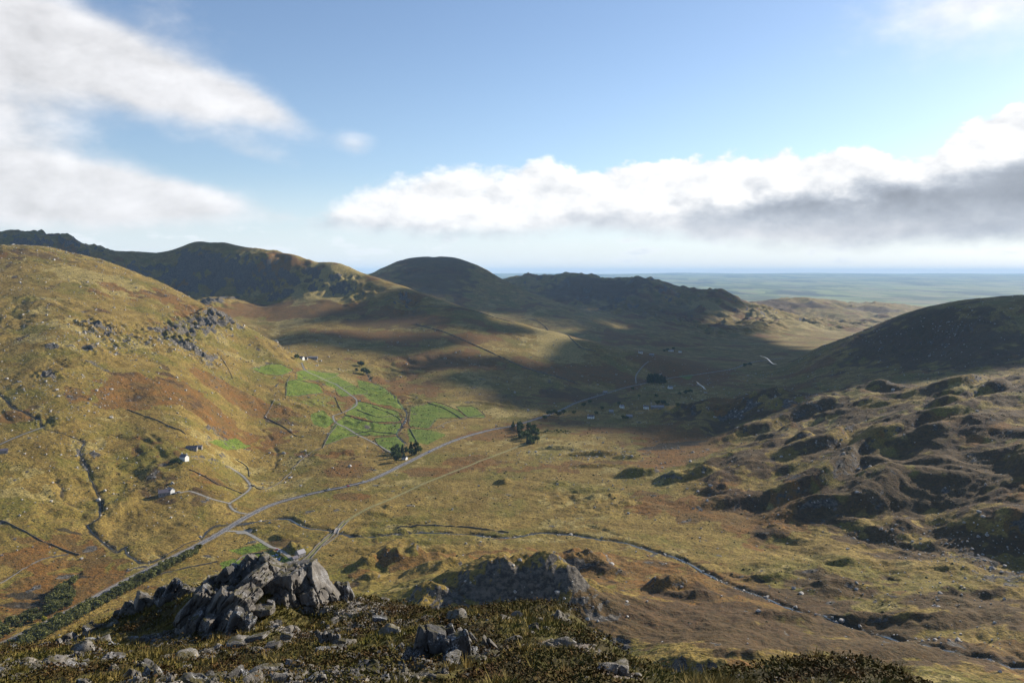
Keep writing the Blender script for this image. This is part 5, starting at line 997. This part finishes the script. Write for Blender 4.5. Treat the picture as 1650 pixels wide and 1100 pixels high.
def crag(name, label, pieces, Y0, mat=M_CRAG, cat='rock outcrop', group=None):
    """pieces: column, row of the middle, width and height in photo pixels, lean (deg, + to the right), distance, depth factor"""
    e = bpy.data.objects.new(name, None); COL.objects.link(e); px, py = pieces[0][:2]; o3 = np.array(((px - CX) / F * Y0, Y0, ZC + (HZ - py) * Y0 / F)); e.location = o3; tag(e, label, cat, group)
    for i, pc in enumerate(pieces):
        px, py, w_, h_, lean = pc[:5]; Y = pc[5] if len(pc) > 5 else Y0; dp = pc[6] if len(pc) > 6 else 0.9; mt = pc[7] if len(pc) > 7 else mat
        k = Y / F; hx, hz_ = w_ * k / 2 * 1.34, h_ * k / 2 * 1.14
        o_ = link('rock_slab', slab_mesh('rock_slab', hx, max(hx, hz_ * 0.75) * dp, hz_, int(px * 7 + py), mt, 5 if w_ * h_ > 1800 and i < 6 else (4 if w_ * h_ > 350 else 3)), e)
        o_.location = (np.array(((px - CX) * k, Y, ZC + (HZ - py) * k)) - o3); o_.rotation_euler = (math.radians(random.uniform(-14, 4)), math.radians(lean), math.radians(random.uniform(-22, 22)))
    return e
L_ = M_CRAG_L
crag('rock_outcrop', 'large tilted ribbed crag crowning the foreground ridge', [(375, 985, 36, 105, 38, 38.5), (347, 990, 32, 96, 34, 38.3), (315, 985, 36, 76, 36, 39), (402, 948, 30, 92, 42, 40.5), (430, 920, 48, 46, 30, 42.5, 1.0), (405, 912, 34, 36, 35, 42.8), (365, 938, 36, 62, 42, 42, 0.9, L_), (340, 950, 34, 50, 40, 42, 0.9, L_), (392, 928, 26, 60, 44, 42, 0.8, L_), (388, 1008, 38, 54, 28, 36.5, 0.7, L_), (358, 1018, 18, 50, 30, 36.8), (333, 1014, 22, 50, 12, 37), (312, 1008, 18, 42, 10, 37.3), (395, 985, 20, 40, 40, 38), (372, 965, 30, 50, 40, 40), (330, 968, 34, 54, 38, 40.5, 0.9, L_), (355, 968, 26, 60, 40, 40, 0.9), (386, 960, 24, 60, 42, 40), (320, 1000, 24, 44, 30, 38), (366, 1006, 22, 48, 30, 37.2), (300, 995, 22, 36, 30, 39, 0.9, L_), (412, 935, 30, 40, 36, 42.2)], 40)
crag('rock_outcrop', 'rounded jointed crag beside the tall ribbed one', [(468, 952, 44, 76, -12, 41), (502, 938, 40, 74, -26, 42), (436, 958, 34, 60, 4, 41), (415, 968, 24, 46, 8, 40.8), (452, 976, 36, 44, -8, 40.3), (492, 970, 42, 48, -22, 41), (522, 950, 26, 62, -34, 42.3), (476, 920, 66, 26, -4, 43, 0.8), (448, 932, 36, 34, 12, 42.6), (484, 948, 30, 60, -18, 41.6), (426, 945, 30, 50, 10, 41.6), (512, 962, 26, 44, -28, 41.6), (456, 940, 30, 40, 0, 42)], 41.5)
crag('rock_outcrop', 'lower left rib of rock falling away from the big crag', [(284, 952, 34, 40, 34, 44.5, 0.9, L_), (262, 962, 30, 34, 30, 44.6, 0.9, L_), (236, 972, 34, 30, 26, 45), (214, 984, 30, 28, 24, 45), (196, 996, 22, 26, 20, 45), (300, 958, 24, 30, 38, 43.5)], 44.6)
crag('rock_outcrop', 'small dark lichened boulders at the right end of the crag', [(548, 952, 26, 34, 14, 43.5, 0.9, L_), (536, 962, 24, 26, -10, 43, 0.9, L_), (560, 958, 20, 30, -24, 43.8, 0.9, L_), (526, 968, 18, 16, 0, 42.5, 0.9, L_)], 43.4, L_)
crag('rock_outcrop', 'dark cleft boulder standing in heather near the bottom of the view', [(692, 1050, 46, 84, 8, 20.2, 0.7), (736, 1052, 42, 78, -8, 20.2, 0.7), (664, 1074, 40, 48, 20, 19.8, 0.7), (762, 1066, 22, 56, -20, 20.4, 0.7), (718, 1026, 34, 36, -20, 20.8, 0.6), (640, 1090, 30, 30, 24, 19.4, 0.7)], 20.2, L_)
crag('rock_outcrop', 'pale tilted slabs on the heathery rise right of the cleft boulder', [(908, 1006, 20, 48, -48, 30.5, 1.0), (892, 1030, 20, 36, -30, 28, 0.8), (868, 1020, 34, 26, -14, 29.5, 0.8), (862, 986, 30, 14, -12, 35, 0.8), (905, 1036, 12, 28, -24, 27.5)], 29)
crag('rock_outcrop', 'knobs of pale rock on the ridge edge beside the path', [(956, 1030, 22, 26, -30, 27, 0.8), (972, 1042, 22, 28, -26, 26, 0.8), (985, 1056, 16, 24, -30, 25), (946, 1022, 14, 18, -10, 28)], 26.5)
crag('rock_outcrop', 'jagged rock tooth on the far left edge of the ridge', [(92, 1046, 24, 34, 30, 41, 0.9), (106, 1042, 14, 26, 26, 41.5), (82, 1054, 18, 18, 10, 40.6)], 41)
crag('rock_outcrop', 'flaky dark rocks below the left rib of the crag', [(150, 1022, 40, 26, 30, 43, 0.9, L_), (128, 1034, 24, 16, 20, 42, 0.9, L_), (176, 1016, 34, 22, 30, 43.3, 0.9, L_), (160, 1036, 34, 14, 10, 40)], 42.5, L_)
crag('rock_outcrop', 'broken pale rocks in the lower left corner', [(182, 1064, 36, 20, 10, 26.5), (100, 1075, 50, 22, 30, 27.5), (140, 1090, 44, 26, 35, 22, 0.9, L_), (60, 1080, 30, 16, 10, 26), (20, 1078, 36, 12, 8, 28), (190, 1088, 44, 24, 40, 21.5), (235, 1080, 34, 28, 30, 22, 0.9, L_), (30, 1096, 34, 16, 8, 22.5), (250, 1096, 46, 20, -10, 19.6)], 26)
crag('rock_outcrop', 'angular pale boulders left of the cleft boulder', [(528, 1055, 44, 28, 14, 23.5), (562, 1062, 26, 26, -6, 22.6), (545, 1045, 26, 14, 0, 24), (486, 1078, 30, 34, 24, 19.6, 0.9, L_), (512, 1092, 24, 26, 10, 18), (468, 1090, 40, 16, 20, 18.6)], 23)
crag('rock_outcrop', 'stacked upright flakes of rock in the middle of the ridge', [(518, 1026, 9, 20, -22, 28.5), (526, 1026, 8, 22, -22, 28.5), (534, 1026, 9, 22, -20, 28.4), (543, 1030, 12, 20, -8, 28), (512, 1020, 8, 14, -30, 29), (552, 1034, 14, 12, 0, 27.5), (563, 1018, 8, 16, 0, 30), (572, 1018, 7, 14, -8, 30)], 28.4)
crag('rock_outcrop', 'dark square rocks behind the heather bank', [(607, 1018, 22, 22, 4, 30, 0.9, L_), (620, 1020, 16, 18, 0, 30, 0.9, L_), (640, 1022, 12, 14, -10, 29.5), (612, 996, 26, 8, 0, 34)], 30, L_)
crag('rock_outcrop', 'pale rock knobs on the grassy skyline of the ridge', [(698, 984, 18, 14, -10, 42.5), (726, 986, 16, 10, -6, 41), (738, 990, 24, 9, -12, 40.5), (752, 992, 14, 16, 20, 39.5), (732, 996, 26, 7, -5, 39), (620, 966, 14, 8, 10, 47)], 41)
crag('rock_outcrop', 'thin upright slate blades behind the cleft boulder', [(744, 1022, 5, 30, -32, 21.6, 0.9), (752, 1024, 5, 28, -34, 21.8, 0.9), (762, 1026, 5, 24, -36, 22, 0.9), (784, 1034, 5, 26, -40, 21.6), (793, 1036, 5, 24, -42, 21.6), (712, 1018, 24, 14, 4, 23)], 21.8)
crag('rock_outcrop', 'flat dark rock at the bottom edge of the view', [(342, 1096, 44, 18, -4, 17.8), (372, 1080, 22, 20, 24, 20.5), (300, 1094, 20, 14, 20, 18.6)], 17.8, L_)
crag('rock_outcrop', 'two blocky boulders at the foot of the rounded crag', [(396, 980, 26, 18, 6, 38.2), (424, 982, 34, 14, 2, 38.4), (436, 972, 12, 12, 0, 38.8)], 38.2)
crag('rock_outcrop', 'lone slab lying in the grass below the lichened slab', [(414, 1026, 36, 9, -14, 33, 0.8), (462, 1024, 20, 13, 8, 31), (440, 1040, 26, 9, -8, 28.5)], 33)
crag('rock_outcrop', 'sharp pale rock on the left grassy bank', [(228, 1036, 16, 28, 34, 37), (238, 1058, 14, 12, 10, 33), (222, 1048, 12, 14, 10, 35)], 36)
crag('rock_outcrop', 'rocks at the rim in the bottom right corner of the ridge', [(1236, 1082, 24, 16, -14, 18), (1190, 1094, 18, 12, -10, 16.8), (1262, 1074, 14, 14, -20, 18.6), (1372, 1068, 30, 14, 16, 18.4, 0.9, L_), (1020, 1080, 10, 16, -20, 18.6)], 17.8)
# ------------------------------------------------------------------ loose stones
lv = []
for i in range(14):
    v, f = rock_verts(500 + i, 3, RNG.uniform(0.5, 0.8), 8, elong=(RNG.uniform(0.8, 1.5), RNG.uniform(0.7, 1.1), 1)); nn = fbm(v[:, 0] * 2 + i, v[:, 1] * 2 + v[:, 2], 0.9, 4, 0.6, i)
    lv.append(mesh_np('loose_stone', v * (1 + 0.08 * nn)[:, None], f, True, M_LOOSE)); lv[-1].set_sharp_from_angle(angle=0.45)
cnt = 0; tries = 0
while cnt < 170 and tries < 6000:
    tries += 1; px = RNG.uniform(0, 1020) if RNG.random() < 0.9 else RNG.uniform(1000, 1450); q_ = fg_at(px, RNG.uniform(985, 1100))
    if q_ is None or q_[1] > 47: continue
    x, y, z = q_; j = int(np.interp(y, FY, np.arange(fnr))); i = int(np.clip((x / y - FU[0]) / (FU[1] - FU[0]), 0, fnc - 1))
    if RNG.random() > 0.15 + 0.9 * stony[j, i] + 0.3 * pathm[j, i] - 0.2 * heathm[j, i]: continue
    s_ = min(RNG.lognormal(-1.95, 0.5), 0.45) * (0.7 + y / 60); o_ = link('loose_stone', lv[cnt % 14]); o_.location = (x, y, z - s_ * 0.05); o_.scale = (s_, s_, s_ * RNG.uniform(0.7, 1.1)); o_.rotation_euler = (RNG.normal(0, 0.3), RNG.normal(0, 0.3), RNG.uniform(0, 6.28))
    zone = 'in the lower left corner of the ridge' if px < 260 and y < 34 else ('on the turf just below the big crag' if px < 520 and y > 26 else ('near the bottom edge left of the cleft boulder' if px < 640 else ('on the heathery ridge right of the cleft boulder' if px < 1020 else 'on the heather mound at the bottom right')))
    tag(o_, 'pale loose stone ' + zone, 'stone', 'loose stones ' + zone); cnt += 1
sv = [slab_mesh('bedrock', RNG.uniform(0.5, 0.9), RNG.uniform(0.5, 0.8), RNG.uniform(0.45, 0.9), 900 + i, M_CRAG if i % 2 else M_CRAG_L, 3) for i in range(9)]
cnt = 0; tries = 0
while cnt < 95 and tries < 8000:
    tries += 1; px = RNG.uniform(0, 900); q_ = fg_at(px, RNG.uniform(1000, 1100))
    if q_ is None or q_[1] > 46: continue
    x, y, z = q_; j = int(np.interp(y, FY, np.arange(fnr))); i = int(np.clip((x / y - FU[0]) / (FU[1] - FU[0]), 0, fnc - 1))
    if RNG.random() > 0.06 + 0.9 * stony[j, i] - 0.1 * heathm[j, i] + 0.1 * (px < 300): continue
    s_ = RNG.uniform(0.22, 0.62) * (0.55 + y / 55); o_ = link('bedrock', sv[cnt % 9]); o_.location = (x, y, z - s_ * 0.22); o_.scale = (s_ * RNG.uniform(0.8, 1.4), s_, s_ * RNG.uniform(0.7, 1.0)); o_.rotation_euler = (RNG.normal(-0.1, 0.2), math.radians(RNG.normal(28 if px < 450 else -15, 14)), RNG.normal(0, 0.5))
    zone = 'in the lower left corner of the ridge' if px < 260 and y < 34 else ('below the big crag' if px < 520 and y > 26 else ('near the bottom edge left of the cleft boulder' if px < 640 else 'on the heathery ridge around the cleft boulder'))
    tag(o_, 'grey bedrock knob in the turf ' + zone, 'rock', 'bedrock knobs ' + zone); cnt += 1
def fg_scatter(n, dens_):
    area = (np.gradient(FY)[:, None] * (FU[1] - FU[0]) * fy_) * (fy_ < 50) * (fy_ > 11); cum = np.cumsum((dens_ * area).ravel()); pk = np.searchsorted(cum, RNG.uniform(0, cum[-1], n)); pk = np.minimum(pk, fnr * fnc - 1)
    y = FY[pk // fnc] * (1 + RNG.normal(0, 0.003, n)); x = (FU[pk % fnc] + RNG.uniform(-0.002, 0.002, n)) * y; return x, y, fgz(x, y)
N = 5200; x, y, z = fg_scatter(N, (0.05 + stony + 0.6 * pathm) / fy_); s_ = np.clip(RNG.lognormal(-2.9, 0.45, N), 0.02, 0.16) * (0.6 + y / 50)
v0, f0 = ICO[1]; VV = v0[None] * s_[:, None, None] * RNG.uniform(0.6, 1.3, (N, len(v0), 1)) * (1, 1, 0.6) + np.stack([x, y, z], -1)[:, None]
tag(link('gravel', mesh_np('gravel', VV.reshape(-1, 3), (f0[None] + (np.arange(N) * len(v0))[:, None, None]).reshape(-1, 3), False, M_LOOSE)), 'small broken stones littering the foreground ridge', kind='stuff')
# ------------------------------------------------------------------ grass tufts and heather
def veg_mat(name, cols):
    m, t, b = material(name, 0.9, 0.1); P = t.new('ShaderNodeNewGeometry').outputs['Position']; n = t.noise(P, 0.45, 4, 0.6); n2_ = t.noise(P, 1.6, 4, 0.65)
    c = t.mix(t.step(n, 0.35, 0.65), cols[0], cols[1]); c = t.mix(t.step(n2_, 0.45, 0.75), c, cols[2]); t.put(b.inputs['Base Color'], c); return m
M_GRASS = veg_mat('moor_grass', ((0.13, 0.095, 0.022), (0.075, 0.072, 0.012), (0.27, 0.19, 0.065))); M_HEA = veg_mat('heather', ((0.046, 0.026, 0.010), (0.064, 0.060, 0.013), (0.120, 0.064, 0.022)))
M_TUS = veg_mat('tussock_grass', ((0.22, 0.16, 0.05), (0.15, 0.125, 0.03), (0.36, 0.27, 0.10)))
N = 26000; x, y, z = fg_scatter(N, (1 - heathm) * (1 - 0.75 * stony) * (1 - pathm) * np.clip(20 / fy_, 0.4, 1.4) * sstep(fn1 + 0.6 * fn2, -0.6, 0.3) + 0.02)
B = 6; a = RNG.uniform(0, 6.283, (N, B)); ln_ = RNG.uniform(0.05, 0.20, (N, B)) * (0.75 + y / 70)[:, None]; tilt = RNG.uniform(0.35, 1.35, (N, B)); wd = 0.010 + 0.0007 * y[:, None]
root = np.stack([x[:, None] + 0.07 * np.cos(a), y[:, None] + 0.07 * np.sin(a), np.repeat(z[:, None], B, 1) - 0.02], -1); tip = root + np.stack([np.cos(a) * np.sin(tilt) * ln_ + 0.06, np.sin(a) * np.sin(tilt) * ln_, np.cos(tilt) * ln_], -1); sd = np.stack([-np.sin(a) * wd, np.cos(a) * wd, 0 * a], -1)
VV = np.stack([root - sd, root + sd, tip], 2).reshape(-1, 3); tag(link('grass', mesh_np('grass', VV, np.arange(len(VV)).reshape(-1, 3), False, M_GRASS)), 'straw and green moor grass tufts on the foreground ridge', kind='stuff')
N = 900; x, y, z = fg_scatter(N, (1 - 0.6 * heathm) * (1 - pathm) * (1 - 0.8 * stony) * np.clip(20 / fy_, 0.4, 1.4) * sstep(fbm(FX, fy_, 2.6, 3, 0.5, 341), 0.1, 0.5) + 0.002)
B = 34; a = RNG.uniform(0, 6.283, (N, B)); ln_ = RNG.uniform(0.16, 0.42, (N, B)) * RNG.uniform(0.7, 1.2, (N, 1)); tilt = RNG.uniform(0.1, 1.25, (N, B)); wd = 0.006 + 0.0005 * y[:, None]; rr = RNG.uniform(0.0, 0.10, (N, B))
root = np.stack([x[:, None] + rr * np.cos(a), y[:, None] + rr * np.sin(a), np.repeat(z[:, None], B, 1) - 0.02], -1); tip = root + np.stack([np.cos(a) * np.sin(tilt) * ln_ + 0.10, np.sin(a) * np.sin(tilt) * ln_, np.cos(tilt) * ln_], -1); sd = np.stack([-np.sin(a) * wd, np.cos(a) * wd, 0 * a], -1)
VV = np.stack([root - sd, root + sd, tip], 2).reshape(-1, 3); tag(link('tussocks', mesh_np('tussocks', VV, np.arange(len(VV)).reshape(-1, 3), False, M_TUS)), 'tall straw-coloured grass tussocks among the heather underfoot', kind='stuff')
N = 9000; x, y, z = fg_scatter(N, heathm * np.clip(20 / fy_, 0.4, 1.4)); B = 17; rr = RNG.uniform(0.12, 0.27, N) * (0.7 + y / 60); d = RNG.normal(0, 1, (N, B, 3)); d[..., 2] = np.abs(d[..., 2]); d /= np.linalg.norm(d, axis=-1, keepdims=True)
cc = np.stack([x, y, z], -1)[:, None] + d * rr[:, None, None] * (1, 1, 0.9); ax = RNG.normal(0, 1, (N, B, 3)); ax /= np.linalg.norm(ax, axis=-1, keepdims=True); bb = np.cross(ax, d); bb /= np.linalg.norm(bb, axis=-1, keepdims=True) + 1e-9; sc_ = (RNG.uniform(0.10, 0.24, (N, B)) * rr[:, None])[..., None]
VV = np.stack([cc - ax * sc_, cc + bb * sc_ * 0.6, cc + ax * sc_, cc - bb * sc_ * 0.6], 2).reshape(-1, 3); tag(link('heather', mesh_np('heather', VV, np.arange(len(VV)).reshape(-1, 4), False, M_HEA)), 'dark brown heather clumps on the foreground ridge', kind='stuff')
# ------------------------------------------------------------------ clouds that shade the ground
def cloud_from_shadow(name, label, blobs, alt, thick, dens, seed):
    """a real cloud whose footprint is the sum of soft discs; blobs are the ground places it shades (photo column, row, radii in metres)"""
    cs = []
    for px, py, rx, ry, k in blobs:
        x0, y0 = ground(px, py); z0 = float(grid_at(HGT, x0, y0)); t_ = (alt + 0.45 * thick - z0) / SUN[2]
        cs.append((x0 + SUN[0] * t_, y0 + SUN[1] * t_, rx, ry, k))
    cs = np.array(cs); lo = (cs[:, :2] - cs[:, 2:4] * 2.0).min(0); hi = (cs[:, :2] + cs[:, 2:4] * 2.0).max(0)
    n = 110; xs = np.linspace(lo[0], hi[0], n); ys = np.linspace(lo[1], hi[1], n); X_, Y_ = np.meshgrid(xs, ys)
    fld = np.zeros(X_.shape)
    for cx_, cy_, rx, ry, k in cs: fld = np.maximum(fld, k * np.exp(-(((X_ - cx_) / rx) ** 2 + ((Y_ - cy_) / ry) ** 2) * 0.8))
    fld = fld + (0.26 * fbm(X_, Y_, 480, 5, 0.6, seed) + 0.16 * fbm(X_, Y_, 170, 3, 0.5, seed + 9)) * (fld > 0.02)
    th = np.clip((fld - 0.40) / 0.45, 0, 1) ** 0.8
    th[0] = th[-1] = 0; th[:, 0] = th[:, -1] = 0
    puff = 0.75 + 0.5 * np.clip(fbm(X_, Y_, 260, 4, 0.5, seed + 3, None, 1), -0.4, 1.2)
    top_ = alt + thick * th * puff; bot = alt - 0.18 * thick * th
    on = th > 0; ii = np.arange(n * n).reshape(n, n)
    cell = on[:-1, :-1] | on[:-1, 1:] | on[1:, :-1] | on[1:, 1:]
    q = np.stack([ii[:-1, :-1], ii[:-1, 1:], ii[1:, 1:], ii[1:, :-1]], -1)[cell]
    # rim samples are shared by the upper and the lower sheet, so the body is closed
    low = np.where(on.ravel(), ii.ravel() + n * n, ii.ravel())
    V_ = np.r_[np.c_[X_.ravel(), Y_.ravel(), top_.ravel()], np.c_[X_.ravel(), Y_.ravel(), bot.ravel()]]
    f = np.r_[q, low[q][:, ::-1]]; u_, inv = np.unique(f, return_inverse=True)
    m = bpy.data.materials.new('cloud_vapour'); m.use_nodes = True; t = NT(m.node_tree); t.n.clear()
    pv = t.new('ShaderNodeVolumePrincipled'); pv.inputs['Color'].default_value = (0.93, 0.94, 0.96, 1); pv.inputs['Density'].default_value = dens; pv.inputs['Anisotropy'].default_value = 0.3
    t.l.new(pv.outputs[0], t.new('ShaderNodeOutputMaterial').inputs['Volume'])
    me = mesh_np(name, V_[u_], inv.reshape(-1, 4), True, m)
    return tag(link(name, me), label, 'cloud', 'clouds drifting above the right of the view')
cloud_from_shadow('cloud', 'broad cloud casting the shadow over the foot of the long spur', [(690, 592, 110, 70, 1.0), (735, 615, 130, 100, 1.0), (800, 638, 150, 110, 1.0), (865, 628, 200, 190, 1.0), (860, 655, 160, 70, 1.0), (770, 588, 110, 70, 0.8), (930, 588, 150, 150, 1.0), (900, 604, 130, 110, 1.0), (970, 600, 150, 150, 1.0)], 2400, 80, 0.09, 5)
cloud_from_shadow('cloud', 'ragged cloud casting the shadow over the mouth of the hanging valley', [(480, 550, 150, 80, 1.0), (560, 556, 150, 90, 1.0), (625, 566, 110, 60, 0.9), (540, 515, 170, 90, 0.95), (650, 508, 260, 110, 1.0), (740, 520, 170, 90, 0.9), (610, 490, 160, 90, 0.9), (800, 530, 130, 70, 0.8)], 2600, 80, 0.09, 21)
cloud_from_shadow('cloud', 'wide cloud casting the shadow over the river and dark hill', [(950, 640, 260, 130, 1.0), (1100, 630, 420, 230, 1.0), (1060, 675, 260, 70, 1.0), (1000, 590, 330, 260, 1.0), (1160, 590, 500, 350, 1.0), (1210, 668, 150, 70, 1.0), (1500, 560, 500, 420, 1.0), (1350, 600, 300, 300, 1.0), (960, 660, 160, 50, 1.0), (1010, 640, 300, 200, 1.0), (1130, 655, 260, 120, 1.0), (1240, 640, 200, 120, 1.0), (1080, 562, 420, 380, 1.0), (1180, 572, 420, 300, 1.0), (1000, 550, 330, 300, 1.0), (1110, 540, 420, 500, 1.0)], 2600, 90, 0.09, 9)
cloud_from_shadow('cloud', 'high cloud casting the shadow over the craggy summit ridge', [(40, 386, 420, 260, 1.0), (110, 394, 300, 240, 1.0), (165, 408, 260, 220, 1.0), (215, 414, 260, 220, 1.0), (255, 425, 220, 200, 0.9)], 4400, 100, 0.08, 33)
cloud_from_shadow('cloud', 'far cloud casting the shadow over the round hill and craggy ridge', [(860, 485, 700, 420, 1.0), (1000, 490, 600, 600, 1.0), (1050, 515, 600, 450, 1.0), (690, 432, 420, 300, 0.9), (1090, 490, 450, 350, 0.9), (700, 455, 500, 300, 0.9), (930, 446, 500, 400, 1.0), (1050, 458, 450, 400, 1.0), (860, 450, 400, 400, 1.0)], 5200, 140, 0.05, 14)

# ------------------------------------------------------------------ haze
hz = max(float(HGT.max()), ZC) + 20.0; lo_ = float(HGT.min()) - 3.0
bx = np.array([(-70000, -3000, lo_), (72500, -3000, lo_), (72500, 67000, lo_), (-70000, 67000, lo_), (-70000, -3000, hz), (72500, -3000, hz), (72500, 67000, hz), (-70000, 67000, hz)], float)
bf = np.array([(0, 3, 2, 1), (4, 5, 6, 7), (0, 1, 5, 4), (1, 2, 6, 5), (2, 3, 7, 6), (3, 0, 4, 7)])
mh = bpy.data.materials.new('haze_air'); mh.use_nodes = True; th_ = NT(mh.node_tree); th_.n.clear()
pv = th_.new('ShaderNodeVolumePrincipled'); pv.inputs['Color'].default_value = (0.42, 0.66, 1.0, 1); pv.inputs['Density'].default_value = 2.2e-5; pv.inputs['Anisotropy'].default_value = 0.0
th_.l.new(pv.outputs[0], th_.new('ShaderNodeOutputMaterial').inputs['Volume'])
tag(link('haze', mesh_np('haze', bx, bf, False, mh)), 'thin pale blue haze filling the valley air', kind='stuff')
